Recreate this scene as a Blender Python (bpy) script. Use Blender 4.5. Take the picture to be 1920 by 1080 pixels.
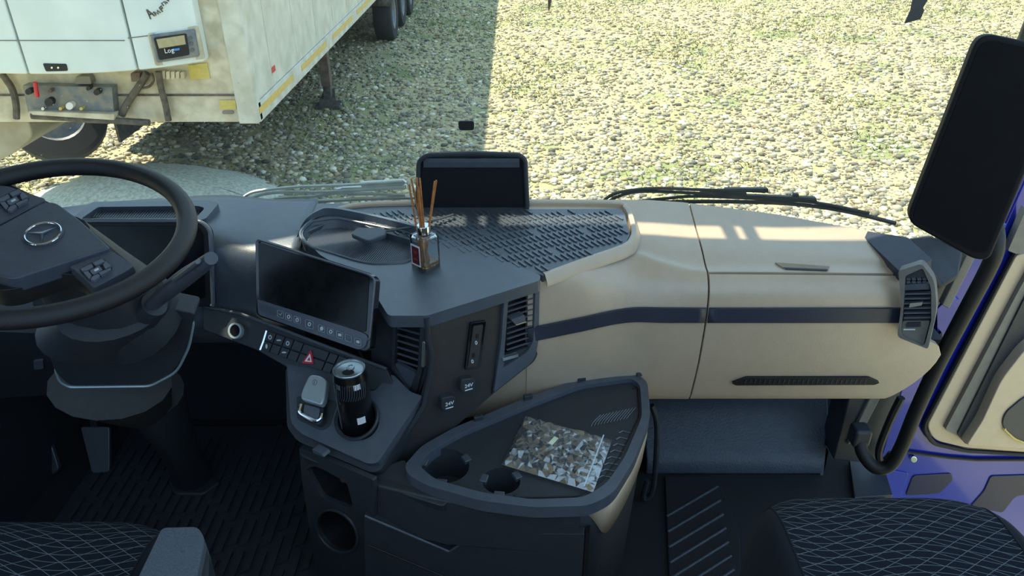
import bpy, bmesh, math, random
import numpy as np
from mathutils import Vector, Matrix
random.seed(7); rng = np.random.default_rng(7)
for o in list(bpy.data.objects): bpy.data.objects.remove(o)
SC = bpy.context.scene; COL = SC.collection
# ------------------------------------------------------------------ camera, sky, sun, exposure
F = 1420.0; PITCH = math.radians(29.7); H = 1.65
cam = bpy.data.objects.new('camera', bpy.data.cameras.new('camera')); COL.objects.link(cam)
cam.data.sensor_width = 36; cam.data.lens = F/1920*36; cam.data.clip_start = .02; cam.data.clip_end = 300
cam.location = (0, 0, H); cam.rotation_euler = (math.pi/2-PITCH, 0, 0); SC.camera = cam
W = bpy.data.worlds.new('sky'); SC.world = W; W.use_nodes = True
W.node_tree.nodes['Background'].inputs[0].default_value = (.46, .72, 1.0, 1)
W.node_tree.nodes['Background'].inputs[1].default_value = 1.15
SUNDIR = Vector((-.40, .17, .90)).normalized()
sun = bpy.data.objects.new('sun', bpy.data.lights.new('sun', 'SUN')); COL.objects.link(sun)
sun.data.energy = 6.5; sun.data.color = (1, .93, .76); sun.data.angle = .0093
sun.rotation_euler = SUNDIR.to_track_quat('Z', 'Y').to_euler(); sun.location = (-3, 3, 8)
vs = SC.view_settings; vs.view_transform = 'Standard'; vs.look = 'None'; vs.gamma = 1; vs.use_curve_mapping = False
vs.exposure = 0.6
# ------------------------------------------------------------------ helpers
GZ = -1.45                                   # the yard lies this far below the cab floor
cp, sp = math.cos(PITCH), math.sin(PITCH); CAM = Vector((0, 0, H))
def ray(u, v):
    a, b = (u-960)/F, (540-v)/F
    return Vector((a, cp+b*sp, -sp+b*cp))
def at(u, v, x=None, y=None, z=None):
    d = ray(u, v)
    t = x/d.x if x is not None else y/d.y if y is not None else (z-H)/d.z
    return CAM+d*t
class Plane:
    def __init__(s, p, n): s.p = Vector(p); s.n = Vector(n).normalized(); s.n = s.n if s.n.dot(CAM-s.p) > 0 else -s.n
    def pt(s, u, v, off=0):
        d = ray(u, v); p = s.p+s.n*off
        return CAM+d*((p-CAM).dot(s.n)/d.dot(s.n))
def P3(a, b, c): a, b, c = Vector(a), Vector(b), Vector(c); return Plane(a, (b-a).cross(c-a))
def rp(poly, r=6, n=4):
    out = []; m = len(poly)
    for i, p in enumerate(poly):
        rr = p[2] if len(p) > 2 else r
        a = Vector(poly[i-1][:2]); c = Vector(poly[(i+1) % m][:2]); b = Vector(p[:2])
        la, lc = (a-b).length, (c-b).length
        k = min(rr, la*.48, lc*.48)
        if k < .01: out.append(tuple(b)); continue
        s, e = b+(a-b)*(k/la), b+(c-b)*(k/lc)
        for j in range(n+1):
            t = j/n; q = s*(1-t)**2+b*2*t*(1-t)+e*t*t; out.append((q.x, q.y))
    return out
def ell(cx, cy, rx, ry, n=20, rot=0):
    c, s = math.cos(rot), math.sin(rot)
    return [(cx+rx*math.cos(a)*c-ry*math.sin(a)*s, cy+rx*math.cos(a)*s+ry*math.sin(a)*c) for a in [2*math.pi*i/n for i in range(n)]]
def spline(pts, n=6):
    P = [Vector(p) for p in pts]; out = []
    for i in range(len(P)-1):
        a = P[max(i-1, 0)]; b = P[i]; c = P[i+1]; d = P[min(i+2, len(P)-1)]
        for j in range(n):
            t = j/n
            out.append(.5*((2*b)+(c-a)*t+(2*a-5*b+4*c-d)*t*t+(3*b-a-3*c+d)*t**3))
    out.append(P[-1]); return out
class MB:
    def __init__(s): s.v = []; s.f = []
    def add(s, vs, fs):
        k = len(s.v); s.v += [tuple(x) for x in vs]; s.f += [tuple(i+k for i in f) for f in fs]; return s
    def prism(s, poly, d):                    # poly: 3D points, d: extrusion vector
        n = len(poly); d = Vector(d); poly = [Vector(p) for p in poly]
        s.add(poly+[p+d for p in poly], [tuple(range(n)), tuple(range(2*n-1, n-1, -1))]+[(i, i+n, (i+1) % n+n, (i+1) % n) for i in range(n)]); return s
    def box(s, c, sz, R=None):
        c = Vector(c); vs = []
        for i in (-1, 1):
            for j in (-1, 1):
                for k in (-1, 1):
                    w = Vector((i*sz[0]/2, j*sz[1]/2, k*sz[2]/2)); vs.append(c+(R @ w if R else w))
        return s.add(vs, [(0, 1, 3, 2), (4, 6, 7, 5), (0, 4, 5, 1), (2, 3, 7, 6), (0, 2, 6, 4), (1, 5, 7, 3)])
    def tube(s, path, r, n=10, flat=1.0, up=None, caps=True, closed=False):
        P = [Vector(p) for p in path]; m = len(P); R = r if hasattr(r, '__len__') else [r]*m
        vs = []; pu = None
        for i, p in enumerate(P):
            if closed: t = P[(i+1) % m]-P[i-1]
            else: t = P[min(i+1, m-1)]-P[max(i-1, 0)]
            t.normalize()
            u = Vector(up) if up else (pu if pu else (Vector((0, 0, 1)) if abs(t.z) < .9 else Vector((1, 0, 0))))
            u = (u-t*u.dot(t)).normalized(); pu = u; w = t.cross(u)
            for j in range(n):
                a = 2*math.pi*j/n; vs.append(p+(u*math.cos(a)*flat+w*math.sin(a))*R[i])
        fs = [(i*n+j, i*n+(j+1) % n, ((i+1) % m)*n+(j+1) % n, ((i+1) % m)*n+j) for i in range(m if closed else m-1) for j in range(n)]
        if caps and not closed: fs += [tuple(range(n-1, -1, -1)), tuple((m-1)*n+j for j in range(n))]
        return s.add(vs, fs)
    def lathe(s, prof, c, n=24, axis=(0, 0, 1)):  # prof: (r, h)
        q = Vector((0, 0, 1)).rotation_difference(Vector(axis)); c = Vector(c); vs = []
        for r, h in prof:
            for j in range(n):
                a = 2*math.pi*j/n; vs.append(c+q @ Vector((r*math.cos(a), r*math.sin(a), h)))
        m = len(prof)
        return s.add(vs, [(i*n+j, i*n+(j+1) % n, (i+1)*n+(j+1) % n, (i+1)*n+j) for i in range(m-1) for j in range(n)])
    def grid(s, rows):
        m = len(rows[0]); vs = [p for r in rows for p in r]
        return s.add(vs, [(i*m+j, i*m+j+1, (i+1)*m+j+1, (i+1)*m+j) for i in range(len(rows)-1) for j in range(m-1)])
    def plate(s, pl, poly, off=0, thick=.01, holes=()):  # plate on a plane, outline and holes given as (u, v)
        if not holes: return s.prism([pl.pt(u, v, off) for u, v in poly], -pl.n*thick)
        return s.holed([pl.pt(u, v, off) for u, v in poly], [[pl.pt(u, v, off) for u, v in h] for h in holes], -pl.n*thick)
    def holed(s, outer, holes, d):
        bm = bmesh.new(); loops = []
        for lp in [outer]+list(holes):
            vv = [bm.verts.new(p) for p in lp]; loops.append(vv)
            for i in range(len(vv)): bm.edges.new((vv[i-1], vv[i]))
        r = bmesh.ops.triangle_fill(bm, use_beauty=True, edges=bm.edges[:])
        bm.verts.index_update(); vs = [v.co.copy() for v in bm.verts]; fs = [tuple(v.index for v in f.verts) for f in bm.faces]
        lid = [[v.index for v in l] for l in loops]; bm.free(); n = len(vs); d = Vector(d)
        fs2 = fs+[tuple(i+n for i in reversed(f)) for f in fs]
        for l in lid: fs2 += [(l[i-1], l[i], l[i]+n, l[i-1]+n) for i in range(len(l))]
        return s.add(vs+[v+d for v in vs], fs2)
def obj(name, mb, mat, parent=None, bevel=0, smooth=False, label=None, kind=None, solid=0, seg=2, sub=0):
    me = bpy.data.meshes.new(name); me.from_pydata(mb.v, [], mb.f); me.update()
    bm = bmesh.new(); bm.from_mesh(me); bmesh.ops.recalc_face_normals(bm, faces=bm.faces[:]); bm.to_mesh(me); bm.free()
    if solid and sum(p.normal.dot(CAM-p.center)*p.area for p in me.polygons) < 0: me.flip_normals()
    o = bpy.data.objects.new(name, me); COL.objects.link(o); me.materials.append(M[mat] if isinstance(mat, str) else mat)
    if smooth or bevel:
        me.polygons.foreach_set('use_smooth', [True]*len(me.polygons))
    if parent: put(o, parent)
    if solid: m = o.modifiers.new('s', 'SOLIDIFY'); m.thickness = solid; m.offset = -1
    if bevel: m = o.modifiers.new('b', 'BEVEL'); m.width = bevel; m.segments = seg; m.limit_method = 'ANGLE'; m.angle_limit = math.radians(32); m.harden_normals = True
    if sub: m = o.modifiers.new('u', 'SUBSURF'); m.levels = sub; m.render_levels = sub
    if smooth and not bevel and not sub: me.set_sharp_from_angle(angle=math.radians(40))
    if label: o['label'] = label
    if kind: o['kind'] = kind
    return o
def put(o, parent):
    o.parent = parent
    if parent.type == 'EMPTY': o.matrix_parent_inverse = Matrix.Translation(-parent.location)
def tag(o, label, cat, group=None):
    o['label'] = label; o['category'] = cat
    if group: o['group'] = group
    return o
def thing(name, label, cat, loc, group=None):
    o = bpy.data.objects.new(name, None); COL.objects.link(o); o.location = loc; o.empty_display_size = .05
    return tag(o, label, cat, group)
def struct(name, mb, mat, **k):
    o = obj(name, mb, mat, **k); o['kind'] = 'structure'; return o
def text(name, s, mat, parent, origin, ex, ey, size, depth=.0004):
    cu = bpy.data.curves.new(name, 'FONT'); cu.body = s; cu.size = size; cu.extrude = depth; cu.align_x = 'CENTER'; cu.align_y = 'CENTER'; cu.resolution_u = 3
    t = bpy.data.objects.new(name, cu); COL.objects.link(t); bpy.context.view_layer.update()
    me = bpy.data.meshes.new_from_object(t.evaluated_get(bpy.context.evaluated_depsgraph_get())); bpy.data.objects.remove(t)
    ex = Vector(ex).normalized(); ey = Vector(ey); ey = (ey-ex*ey.dot(ex)).normalized(); n = ex.cross(ey)
    me.transform(Matrix((( ex.x, ey.x, n.x, origin[0]), (ex.y, ey.y, n.y, origin[1]), (ex.z, ey.z, n.z, origin[2]), (0, 0, 0, 1))))
    me.materials.clear(); me.materials.append(M[mat]); o = bpy.data.objects.new(name, me); COL.objects.link(o)
    if parent: put(o, parent)
    return o
# ------------------------------------------------------------------ materials
M = {}
def mat(name, col, rough=.5, metal=0, var=.08, scale=40, bump=0, bscale=400, spec=.5, trans=0, coat=0, emit=None, crough=.03, col2=None, sheen=0, alpha=None):
    m = bpy.data.materials.new(name); m.use_nodes = True; nt = m.node_tree; N = nt.nodes; L = nt.links
    b = N['Principled BSDF']; b.inputs['Roughness'].default_value = rough; b.inputs['Metallic'].default_value = metal
    b.inputs['Specular IOR Level'].default_value = spec; b.inputs['Transmission Weight'].default_value = trans
    b.inputs['Coat Weight'].default_value = coat; b.inputs['Coat Roughness'].default_value = crough; b.inputs['Sheen Weight'].default_value = sheen
    tc = N.new('ShaderNodeTexCoord')
    nz = N.new('ShaderNodeTexNoise'); nz.inputs['Scale'].default_value = scale; nz.inputs['Detail'].default_value = 5
    L.new(tc.outputs['Object'], nz.inputs['Vector'])
    r = N.new('ShaderNodeValToRGB'); r.color_ramp.elements[0].position = .35; r.color_ramp.elements[1].position = .65
    c2 = col2 or tuple(min(1, c*(1+var)) for c in col); c1 = col if col2 else tuple(c*(1-var) for c in col)
    r.color_ramp.elements[0].color = (*c1, 1); r.color_ramp.elements[1].color = (*c2, 1)
    L.new(nz.outputs['Fac'], r.inputs['Fac']); L.new(r.outputs['Color'], b.inputs['Base Color'])
    if bump:
        n2 = N.new('ShaderNodeTexNoise'); n2.inputs['Scale'].default_value = bscale; n2.inputs['Detail'].default_value = 3
        bp = N.new('ShaderNodeBump'); bp.inputs['Strength'].default_value = bump; bp.inputs['Distance'].default_value = .002
        L.new(tc.outputs['Object'], n2.inputs['Vector']); L.new(n2.outputs['Fac'], bp.inputs['Height']); L.new(bp.outputs['Normal'], b.inputs['Normal'])
    if emit: b.inputs['Emission Color'].default_value = (*emit[0], 1); b.inputs['Emission Strength'].default_value = emit[1]
    M[name] = m; return m
mat('black_plastic', (.030, .034, .042), .46, bump=.35, bscale=700)
mat('dash_sky_tinted', (.058, .076, .102), .38, bump=.3, bscale=650, spec=.85, coat=.5, crough=.35)  # blue of the sky's reflection is put into the base colour
mat('grey_plastic', (.075, .087, .110), .38, bump=.3, bscale=700)
mat('panel_dark', (.034, .032, .032), .5, bump=.5, bscale=600)
mat('deep_black', (.008, .008, .010), .6)
mat('gloss_black', (.006, .006, .008), .12, var=.05)
mat('screen_glass', (.005, .006, .007), .22, col2=(.010, .011, .012), scale=30, spec=.2)
mat('monitor_black', (.008, .008, .010), .6, spec=.2)
mat('beige_shaded', (.30, .235, .165), .6)
mat('beige', (.50, .38, .268), .40, bump=.25, bscale=500, var=.03, spec=.9, coat=.5, crough=.4)
mat('rubber', (.050, .062, .080), .40, spec=.85, coat=.4, crough=.35, bump=.3, bscale=500)
mat('rubber_rib', (.066, .080, .100), .36, spec=.9, coat=.4, crough=.3)
mat('strip_blue', (.030, .034, .055), .38)
mat('leather', (.014, .014, .017), .42, bump=.5, bscale=900)
mat('hub_plastic', (.058, .067, .090), .45, bump=.35, bscale=800)
mat('chrome', (.75, .77, .80), .14, 1.0, var=.03)
mat('silver', (.55, .60, .62), .28, .85, var=.04)
mat('silver_paint', (.42, .50, .53), .35, .4, var=.03)
mat('button_grey', (.10, .11, .14), .4)
mat('icon', (.55, .58, .62), .5, var=.02)
mat('white_print', (.85, .85, .85), .5, var=.02)
mat('red', (.55, .02, .035), .35, var=.05)
mat('label_red', (.13, .012, .018), .4)
mat('paper', (.75, .74, .76), .6, var=.02)
mat('amber', (.75, .42, .12), .1, trans=.7)
mat('reed', (.52, .20, .055), .6, col2=(.36, .12, .03), scale=120)
mat('glass', (.93, .97, .97), .02, trans=1.0, var=0)
mat('seat_bolster', (.007, .009, .014), .9, spec=.2, bump=.5, bscale=900, sheen=.05)
mat('arm_grey', (.085, .10, .125), .6, bump=.8, bscale=450, var=.25, scale=500)
mat('floor_rubber', (.036, .040, .050), .55, bump=.6, bscale=300)
mat('carpet', (.012, .013, .017), .8, bump=.9, bscale=500)
mat('vinyl', (.055, .066, .085), .48, bump=.9, bscale=160)
mat('blue_paint', (.012, .022, .30), .22, coat=.6, var=.03)
mat('seal', (.008, .008, .009), .55)
mat('grey_trim', (.19, .175, .155), .5, bump=.2)
mat('trailer_white', (.66, .655, .58), .55, var=0, scale=6, col2=(.50, .485, .40), bump=.1, bscale=30)
mat('trailer_side', (.66, .65, .56), .55, scale=5, col2=(.52, .51, .42))
mat('reefer_white', (.74, .80, .79), .4, scale=4, col2=(.66, .72, .71))
mat('dirty_cream', (.66, .61, .49), .7, scale=9, col2=(.47, .41, .30))
mat('steel_blue', (.12, .15, .20), .5, scale=14, col2=(.24, .23, .20))
mat('hose', (.05, .045, .042), .6, scale=20, col2=(.13, .11, .09))
mat('yellow_tape_lit_edge', (.62, .42, .10), .5, scale=30, col2=(.72, .52, .16))
mat('sticker_yellow', (.55, .45, .12), .6)
mat('rust', (.11, .075, .06), .8, col2=(.2, .14, .11), scale=12)
mat('tyre', (.028, .028, .030), .8, bump=.4, bscale=60)
mat('tan_metal', (.30, .26, .18), .7, scale=5, col2=(.40, .36, .26))
mat('lcd', (.42, .36, .20), .4)
mat('wiper_sunlit', (.70, .73, .70), .4, .2)  # sunlight on the left wiper is put into this pale colour
mat('wiper_dark', (.045, .05, .052), .5)
mat('roof_liner', (.58, .60, .62), .9)
def pattern_fabric():
    m = mat('seat_fabric', (.006, .009, .016), .9, bump=.4, bscale=900, spec=.2); nt = m.node_tree; N = nt.nodes; L = nt.links
    b = N['Principled BSDF']; base = b.inputs['Base Color'].links[0].from_socket
    tc = N.new('ShaderNodeTexCoord'); sx = N.new('ShaderNodeSeparateXYZ'); L.new(tc.outputs['Object'], sx.inputs[0])
    def mt(op, a, c=None):
        n = N.new('ShaderNodeMath'); n.operation = op
        for i, q in enumerate((a, c)):
            if q is None: continue
            if isinstance(q, (int, float)): n.inputs[i].default_value = q
            else: L.new(q, n.inputs[i])
        return n.outputs[0]
    X, Y = sx.outputs['X'], sx.outputs['Y']
    fac = None
    # families of fine wavy light threads woven across the cushion
    for fx, fy, amp, wl, ph in ((.10, 1, .020, 14, 0), (.55, 1, .012, 11, 1.3), (-.45, 1, .014, 9, 2.1)):
        w = mt('MULTIPLY', mt('SINE', mt('ADD', mt('MULTIPLY', X, wl), ph)), amp)
        q = mt('ADD', mt('ADD', mt('MULTIPLY', X, fx), mt('MULTIPLY', Y, fy)), w)
        fr = mt('FRACT', mt('MULTIPLY', q, 62 if fx == .10 else 34))
        ln = mt('LESS_THAN', mt('ABSOLUTE', mt('SUBTRACT', fr, .5)), .035 if fx == .10 else .022)
        fac = ln if fac is None else mt('MAXIMUM', fac, ln)
    mx = N.new('ShaderNodeMix'); mx.data_type = 'RGBA'; L.new(fac, mx.inputs['Factor']); L.new(base, mx.inputs['A']); mx.inputs['B'].default_value = (.13, .15, .16, 1)
    L.new(mx.outputs['Result'], b.inputs['Base Color'])
pattern_fabric()
def clear_mat(name, tint, gloss, dust, dcol=(.8, .85, .8)):
    m = bpy.data.materials.new(name); m.use_nodes = True; nt = m.node_tree; N = nt.nodes; L = nt.links; N.remove(N['Principled BSDF'])
    t = N.new('ShaderNodeBsdfTransparent'); t.inputs[0].default_value = (*tint, 1)
    g = N.new('ShaderNodeBsdfGlossy'); g.inputs['Roughness'].default_value = .03
    lw = N.new('ShaderNodeLayerWeight'); lw.inputs[0].default_value = .5
    pw = N.new('ShaderNodeMath'); pw.operation = 'POWER'; pw.inputs[1].default_value = 3; L.new(lw.outputs['Facing'], pw.inputs[0])
    fr = N.new('ShaderNodeMath'); fr.operation = 'MULTIPLY_ADD'; fr.inputs[1].default_value = gloss*3; fr.inputs[2].default_value = gloss*.5; fr.use_clamp = True; L.new(pw.outputs[0], fr.inputs[0])
    m1 = N.new('ShaderNodeMixShader'); L.new(fr.outputs[0], m1.inputs[0]); L.new(t.outputs[0], m1.inputs[1]); L.new(g.outputs[0], m1.inputs[2])
    d = N.new('ShaderNodeBsdfDiffuse'); d.inputs[0].default_value = (*dcol, 1)
    tc = N.new('ShaderNodeTexCoord'); nz = N.new('ShaderNodeTexNoise'); nz.inputs['Scale'].default_value = 9; nz.inputs['Detail'].default_value = 8
    L.new(tc.outputs['Object'], nz.inputs['Vector'])
    mr = N.new('ShaderNodeMapRange'); mr.inputs[1].default_value = .35; mr.inputs[2].default_value = .75; mr.inputs[3].default_value = dust*.4; mr.inputs[4].default_value = dust*1.6
    L.new(nz.outputs['Fac'], mr.inputs[0])
    m2 = N.new('ShaderNodeMixShader'); L.new(mr.outputs[0], m2.inputs[0]); L.new(m1.outputs[0], m2.inputs[1]); L.new(d.outputs[0], m2.inputs[2])
    L.new(m2.outputs[0], N['Material Output'].inputs[0]); M[name] = m
clear_mat('windscreen', (.86, .87, .82), .05, .02)
clear_mat('bag_film', (.95, .96, .97), .44, .04, (.8, .88, .95))
def attr_mat(name, rough):
    m = mat(name, (.5, .5, .5), rough); nt = m.node_tree; a = nt.nodes.new('ShaderNodeAttribute'); a.attribute_name = 'Col'
    nt.links.new(a.outputs['Color'], nt.nodes['Principled BSDF'].inputs['Base Color'])
attr_mat('pebbles', .75); attr_mat('grass_blades', .8)
def ground_mat():
    m = mat('yard_soil', (.36, .315, .17), .95, scale=60, col2=(.50, .44, .25), bump=1, bscale=40); nt = m.node_tree; N = nt.nodes; L = nt.links
    b = N['Principled BSDF']; base = b.inputs['Base Color'].links[0].from_socket
    tc = N.new('ShaderNodeTexCoord'); nz = N.new('ShaderNodeTexNoise'); nz.inputs['Scale'].default_value = .8; nz.inputs['Detail'].default_value = 7
    L.new(tc.outputs['Object'], nz.inputs['Vector'])
    r = N.new('ShaderNodeValToRGB'); r.color_ramp.elements[0].position = .5; r.color_ramp.elements[1].position = .66; r.color_ramp.elements[0].color = (0, 0, 0, 1)
    mx = N.new('ShaderNodeMix'); mx.data_type = 'RGBA'; L.new(nz.outputs['Fac'], r.inputs['Fac']); L.new(r.outputs['Color'], mx.inputs['Factor']); L.new(base, mx.inputs['A'])
    mx.inputs['B'].default_value = (.22, .25, .10, 1); L.new(mx.outputs['Result'], b.inputs['Base Color'])
ground_mat()
# ------------------------------------------------------------------ yard
struct('ground', MB().grid([[(x, y, GZ) for x in (-60, 60)] for y in (-40, 120)]), 'yard_soil')
def np_mesh(name, V, Fa, cols, matn):
    me = bpy.data.meshes.new(name); nv, nf, k = len(V), len(Fa), Fa.shape[1]
    me.vertices.add(nv); me.vertices.foreach_set('co', V.astype(np.float32).ravel()); me.loops.add(nf*k); me.loops.foreach_set('vertex_index', Fa.astype(np.int32).ravel())
    me.polygons.add(nf); me.polygons.foreach_set('loop_start', np.arange(0, nf*k, k, dtype=np.int32)); me.update(calc_edges=True); me.validate()
    a = me.attributes.new('Col', 'FLOAT_COLOR', 'POINT'); a.data.foreach_set('color', np.c_[cols, np.ones(nv)].astype(np.float32).ravel())
    me.materials.append(M[matn]); o = bpy.data.objects.new(name, me); COL.objects.link(o); return o
bm = bmesh.new(); bmesh.ops.create_icosphere(bm, subdivisions=1, radius=1); bm.verts.index_update()
IV = np.array([v.co for v in bm.verts]); IF = np.array([[v.index for v in f.verts] for f in bm.faces]); bm.free()
def spots(n, ymin=4.2, ymax=26):
    y = ymin+(ymax-ymin)*rng.random(n)**1.5
    x = -.70*y*1.05+(rng.random(n))*(1.52*y)
    return x, y
n = 100000; px_, py_ = spots(n)
rad = .013+.034*rng.random(n)**3; sc = np.c_[rad*(.8+.5*rng.random(n)), rad*(.8+.5*rng.random(n)), rad*(.45+.35*rng.random(n))]
an = rng.random(n)*6.283; ca, sa = np.cos(an), np.sin(an)
V = IV[None]*sc[:, None, :]*(1+.18*rng.standard_normal((n, len(IV), 1)))
V = np.stack([V[..., 0]*ca[:, None]-V[..., 1]*sa[:, None]+px_[:, None], V[..., 0]*sa[:, None]+V[..., 1]*ca[:, None]+py_[:, None], V[..., 2]+GZ+(sc[:, 2]*.35)[:, None]], -1)
pal = np.array([(.62, .57, .44), (.50, .46, .36), (.72, .69, .58), (.40, .38, .31), (.30, .30, .27), (.56, .47, .33), (.78, .76, .68)])
cc = pal[rng.integers(0, len(pal), n)]*(.35+.75*rng.random((n, 1))**1.3)*np.array([1, .96, .84])
o = np_mesh('gravel', V.reshape(-1, 3), (IF[None]+(np.arange(n)*len(IV))[:, None, None]).reshape(-1, 3), np.repeat(cc, len(IV), 0), 'pebbles')
tag(o, 'loose pale river gravel covering the yard', 'gravel'); o['kind'] = 'stuff'
def patch(x, y): return np.sin(x*1.7+.6*y)+np.sin(y*1.1-.8*x+1)+.7*np.sin(2.9*x+2.3*y)+.25*(y-11)
n = 90000; gx, gy = spots(n, 5, 26); keep = patch(gx, gy)+.8*rng.standard_normal(n) > 1.6; gx, gy = gx[keep], gy[keep]; n = len(gx)
an = rng.random(n)*6.283; h = .03+.05*rng.random(n); w = .008+.008*rng.random(n); dx, dy = np.cos(an), np.sin(an); ln = .05*rng.standard_normal((n, 2))
V = np.stack([np.c_[gx-w*dx, gy-w*dy, np.full(n, GZ)], np.c_[gx+w*dx, gy+w*dy, np.full(n, GZ)], np.c_[gx+ln[:, 0], gy+ln[:, 1], GZ+h]], 1)
gc = np.array([(.20, .24, .07), (.30, .31, .10), (.40, .36, .16), (.15, .20, .06)])[rng.integers(0, 4, n)]*(.8+.4*rng.random((n, 1)))
o = np_mesh('grass', V.reshape(-1, 3), np.arange(n*3).reshape(-1, 3), np.repeat(gc, 3, 0), 'grass_blades')
tag(o, 'sparse short grass growing through the gravel', 'grass'); o['kind'] = 'stuff'
# windscreen reflection over the wheel, put into the shape of a pale mound
mb = MB(); c0 = at(270, 392, z=GZ); rows = []
for i in range(9):
    r = i/8; rows.append([(c0.x+1.45*r*math.cos(a), c0.y+1.2*r*math.sin(a), GZ-.02+.42*math.cos(r*math.pi/2)**1.2+.015*random.random()) for a in [2*math.pi*j/32 for j in range(33)]])
mat('mound_pale', (.45, .47, .38), .95, scale=30, col2=(.72, .74, .62), bump=1, bscale=25)
tag(obj('reflection_mound', mb.grid(rows), 'mound_pale', smooth=True), 'low rounded pale mound in place of a windscreen reflection behind the steering wheel', 'reflection stand-in')
# ------------------------------------------------------------------ refrigerated semi-trailer
TX, TY = -2.2, 6.4
tr = thing('semi_trailer', 'dirty white refrigerated semi-trailer parked on the gravel', 'trailer', (-3.45, 12, GZ))
Z0, Z1 = -.35, 2.72
mb = MB().box((-3.45, TY+.04, (Z0+Z1)/2), (2.5, .08, Z1-Z0)); obj('front_wall', mb, 'dirty_cream', tr, bevel=.01)
mb = MB().box((TX-.04, TY+7.7, (Z0+.16+Z1)/2), (.08, 15.2, Z1-Z0-.16)); obj('side_wall', mb, 'trailer_side', tr)
mb = MB().box((-4.66, TY+7.7, (Z0+Z1)/2), (.08, 15.2, Z1-Z0)); obj('side_wall', mb, 'trailer_side', tr)
mb = MB().box((-3.45, TY+7.7, Z1), (2.5, 15.4, .08)); obj('roof', mb, 'trailer_white', tr)
mb = MB().box((-3.45, TY+7.7, Z0+.06), (2.4, 15.2, .1)); obj('underfloor', mb, 'hose', tr)
rail = obj('side_rail', MB().box((TX-.03, TY+7.7, Z0+.07), (.09, 15.3, .17)), 'trailer_white', tr, bevel=.006)
obj('corner_post', MB().box((TX-.07, TY+.05, (Z0+Z1)/2), (.17, .14, Z1-Z0+.02)), 'trailer_white', tr, bevel=.012)
PS = Plane((TX+.016, 0, 0), (1, 0, 0))
for a, b in (((486, 206), (549, 139)), ((565, 124), (611, 76)), ((623, 62), (660, 23)), ((668, 14), (704, -24))):
    A = PS.pt(*a); B = PS.pt(*b); z = Z0+.085
    obj('reflective_strip', MB().box((TX+.018, (A.y+B.y)/2, z), (.006, B.y-A.y, .055)), 'yellow_tape_lit_edge', tr)
for y in (7.0, 7.9, 8.8, 9.7, 10.6, 11.5): obj('side_seam', MB().box((TX+.001, y, 1.25), (.006, .012, 2.7)), 'trailer_white', tr)
obj('side_sticker', MB().box((TX+.002, at(512, 130, x=TX).y, at(512, 130, x=TX).z), (.006, .12, .05)), 'red', tr)
for a in (.18,): obj('wall_seam', MB().box((-3.4, TY-.004, at(300, 178, y=TY).z), (2.3, .012, .016)), 'hose', tr)
obj('wall_seam', MB().box((at(437, 120, y=TY).x, TY-.004, 1.2), (.014, .012, 3.0)), 'hose', tr)
obj('added_shade_panel', MB().box((-4.70, TY+6.1, (GZ+.12+Z0)/2), (.03, 7.5, Z0-GZ-.12)), 'hose', tr)  # added far-side panel that keeps sun off the ground beneath
# landing legs, wheels
lf = at(618, 200, z=GZ)
for x in (lf.x, -4.3):
    lg = obj('landing_leg', MB().box((x, lf.y, (GZ+.3+Z0)/2), (.13, .13, Z0-GZ-.3)), 'rust', tr, bevel=.01)
    obj('inner_tube', MB().box((x, lf.y, GZ+.28), (.10, .10, .5)), 'hose', lg)
    obj('foot', MB().prism([(x-.17, lf.y-.15, GZ), (x+.17, lf.y-.15, GZ), (x+.17, lf.y+.15, GZ), (x-.17, lf.y+.15, GZ)], (0, 0, .05)).prism([(x-.12, lf.y-.1, GZ+.05), (x+.12, lf.y-.1, GZ+.05), (x+.07, lf.y+.08, GZ+.16), (x-.07, lf.y+.08, GZ+.16)], (0, .03, .06)), 'hose', lg)
for y in (15.2, 16.55, 17.9):
    for x in (-2.42, -4.5):
        t = obj('tyre', MB().lathe([(.30, -.17), (.47, -.17), (.50, -.13), (.505, 0), (.50, .13), (.47, .17), (.30, .17), (.30, -.17)], (x, y, GZ+.50), 32, (1, 0, 0)), 'tyre', tr, smooth=True)
        obj('wheel_rim', MB().lathe([(.02, .10), (.20, .10), (.24, .15), (.30, .16), (.30, -.10), (.02, -.10)], (x, y, GZ+.50), 24, (1, 0, 0)), 'steel_blue', t, smooth=True)
    obj('mudguard', MB().grid([[(x, y+.60*math.cos(a), GZ+.5+.60*math.sin(a)) for x in (-2.22, -2.65)] for a in [math.radians(d) for d in range(20, 161, 14)]]), 'hose', tr, solid=.02, smooth=True)
# refrigeration unit: three panels curved in plan
def Yr(x): return 5.86+.42*abs((x+3.62)/1.12)**2.6
Zr0 = at(130, 138, y=5.88).z
ru = thing('refrigeration_unit', 'white trailer cooling unit with curved doors and control box', 'cooling unit', (-3.6, 6.3, Zr0))
sx = [-4.75, at(45, 70, y=5.95).x, at(233, 70, y=5.9).x, -2.50]
for a, b in zip(sx, sx[1:]):
    xs = np.linspace(a+.008, b-.008, 9); poly = [(x, Yr(x), Zr0) for x in xs]+[(b-.008, TY, Zr0), (a+.008, TY, Zr0)]
    d = obj('door_panel', MB().prism(poly, (0, 0, 2.2)), 'reefer_white', ru, bevel=.012)
def R_(u, v, dy=0):       # point on the curved front of the unit
    p = at(u, v, y=6)
    for _ in range(6): p = at(u, v, y=Yr(p.x)-dy)
    return p
def rplate(poly, th, dy=0): return MB().prism([R_(u, v, dy) for u, v in poly], (0, th, 0))
obj('door_catch', rplate(rp([(80, 119), (124, 120), (127, 133), (86, 134)], 3), .03, .006), 'deep_black', ru)
for u in (97, 109): obj('catch_bolt', rplate(ell(u, 127, 2, 2, 8), .02, .012), 'chrome', ru)
obj('door_seam', MB().tube([R_(u, 76, .001) for u in range(-30, 236, 8)], .004, 5), 'grey_trim', ru)
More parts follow.
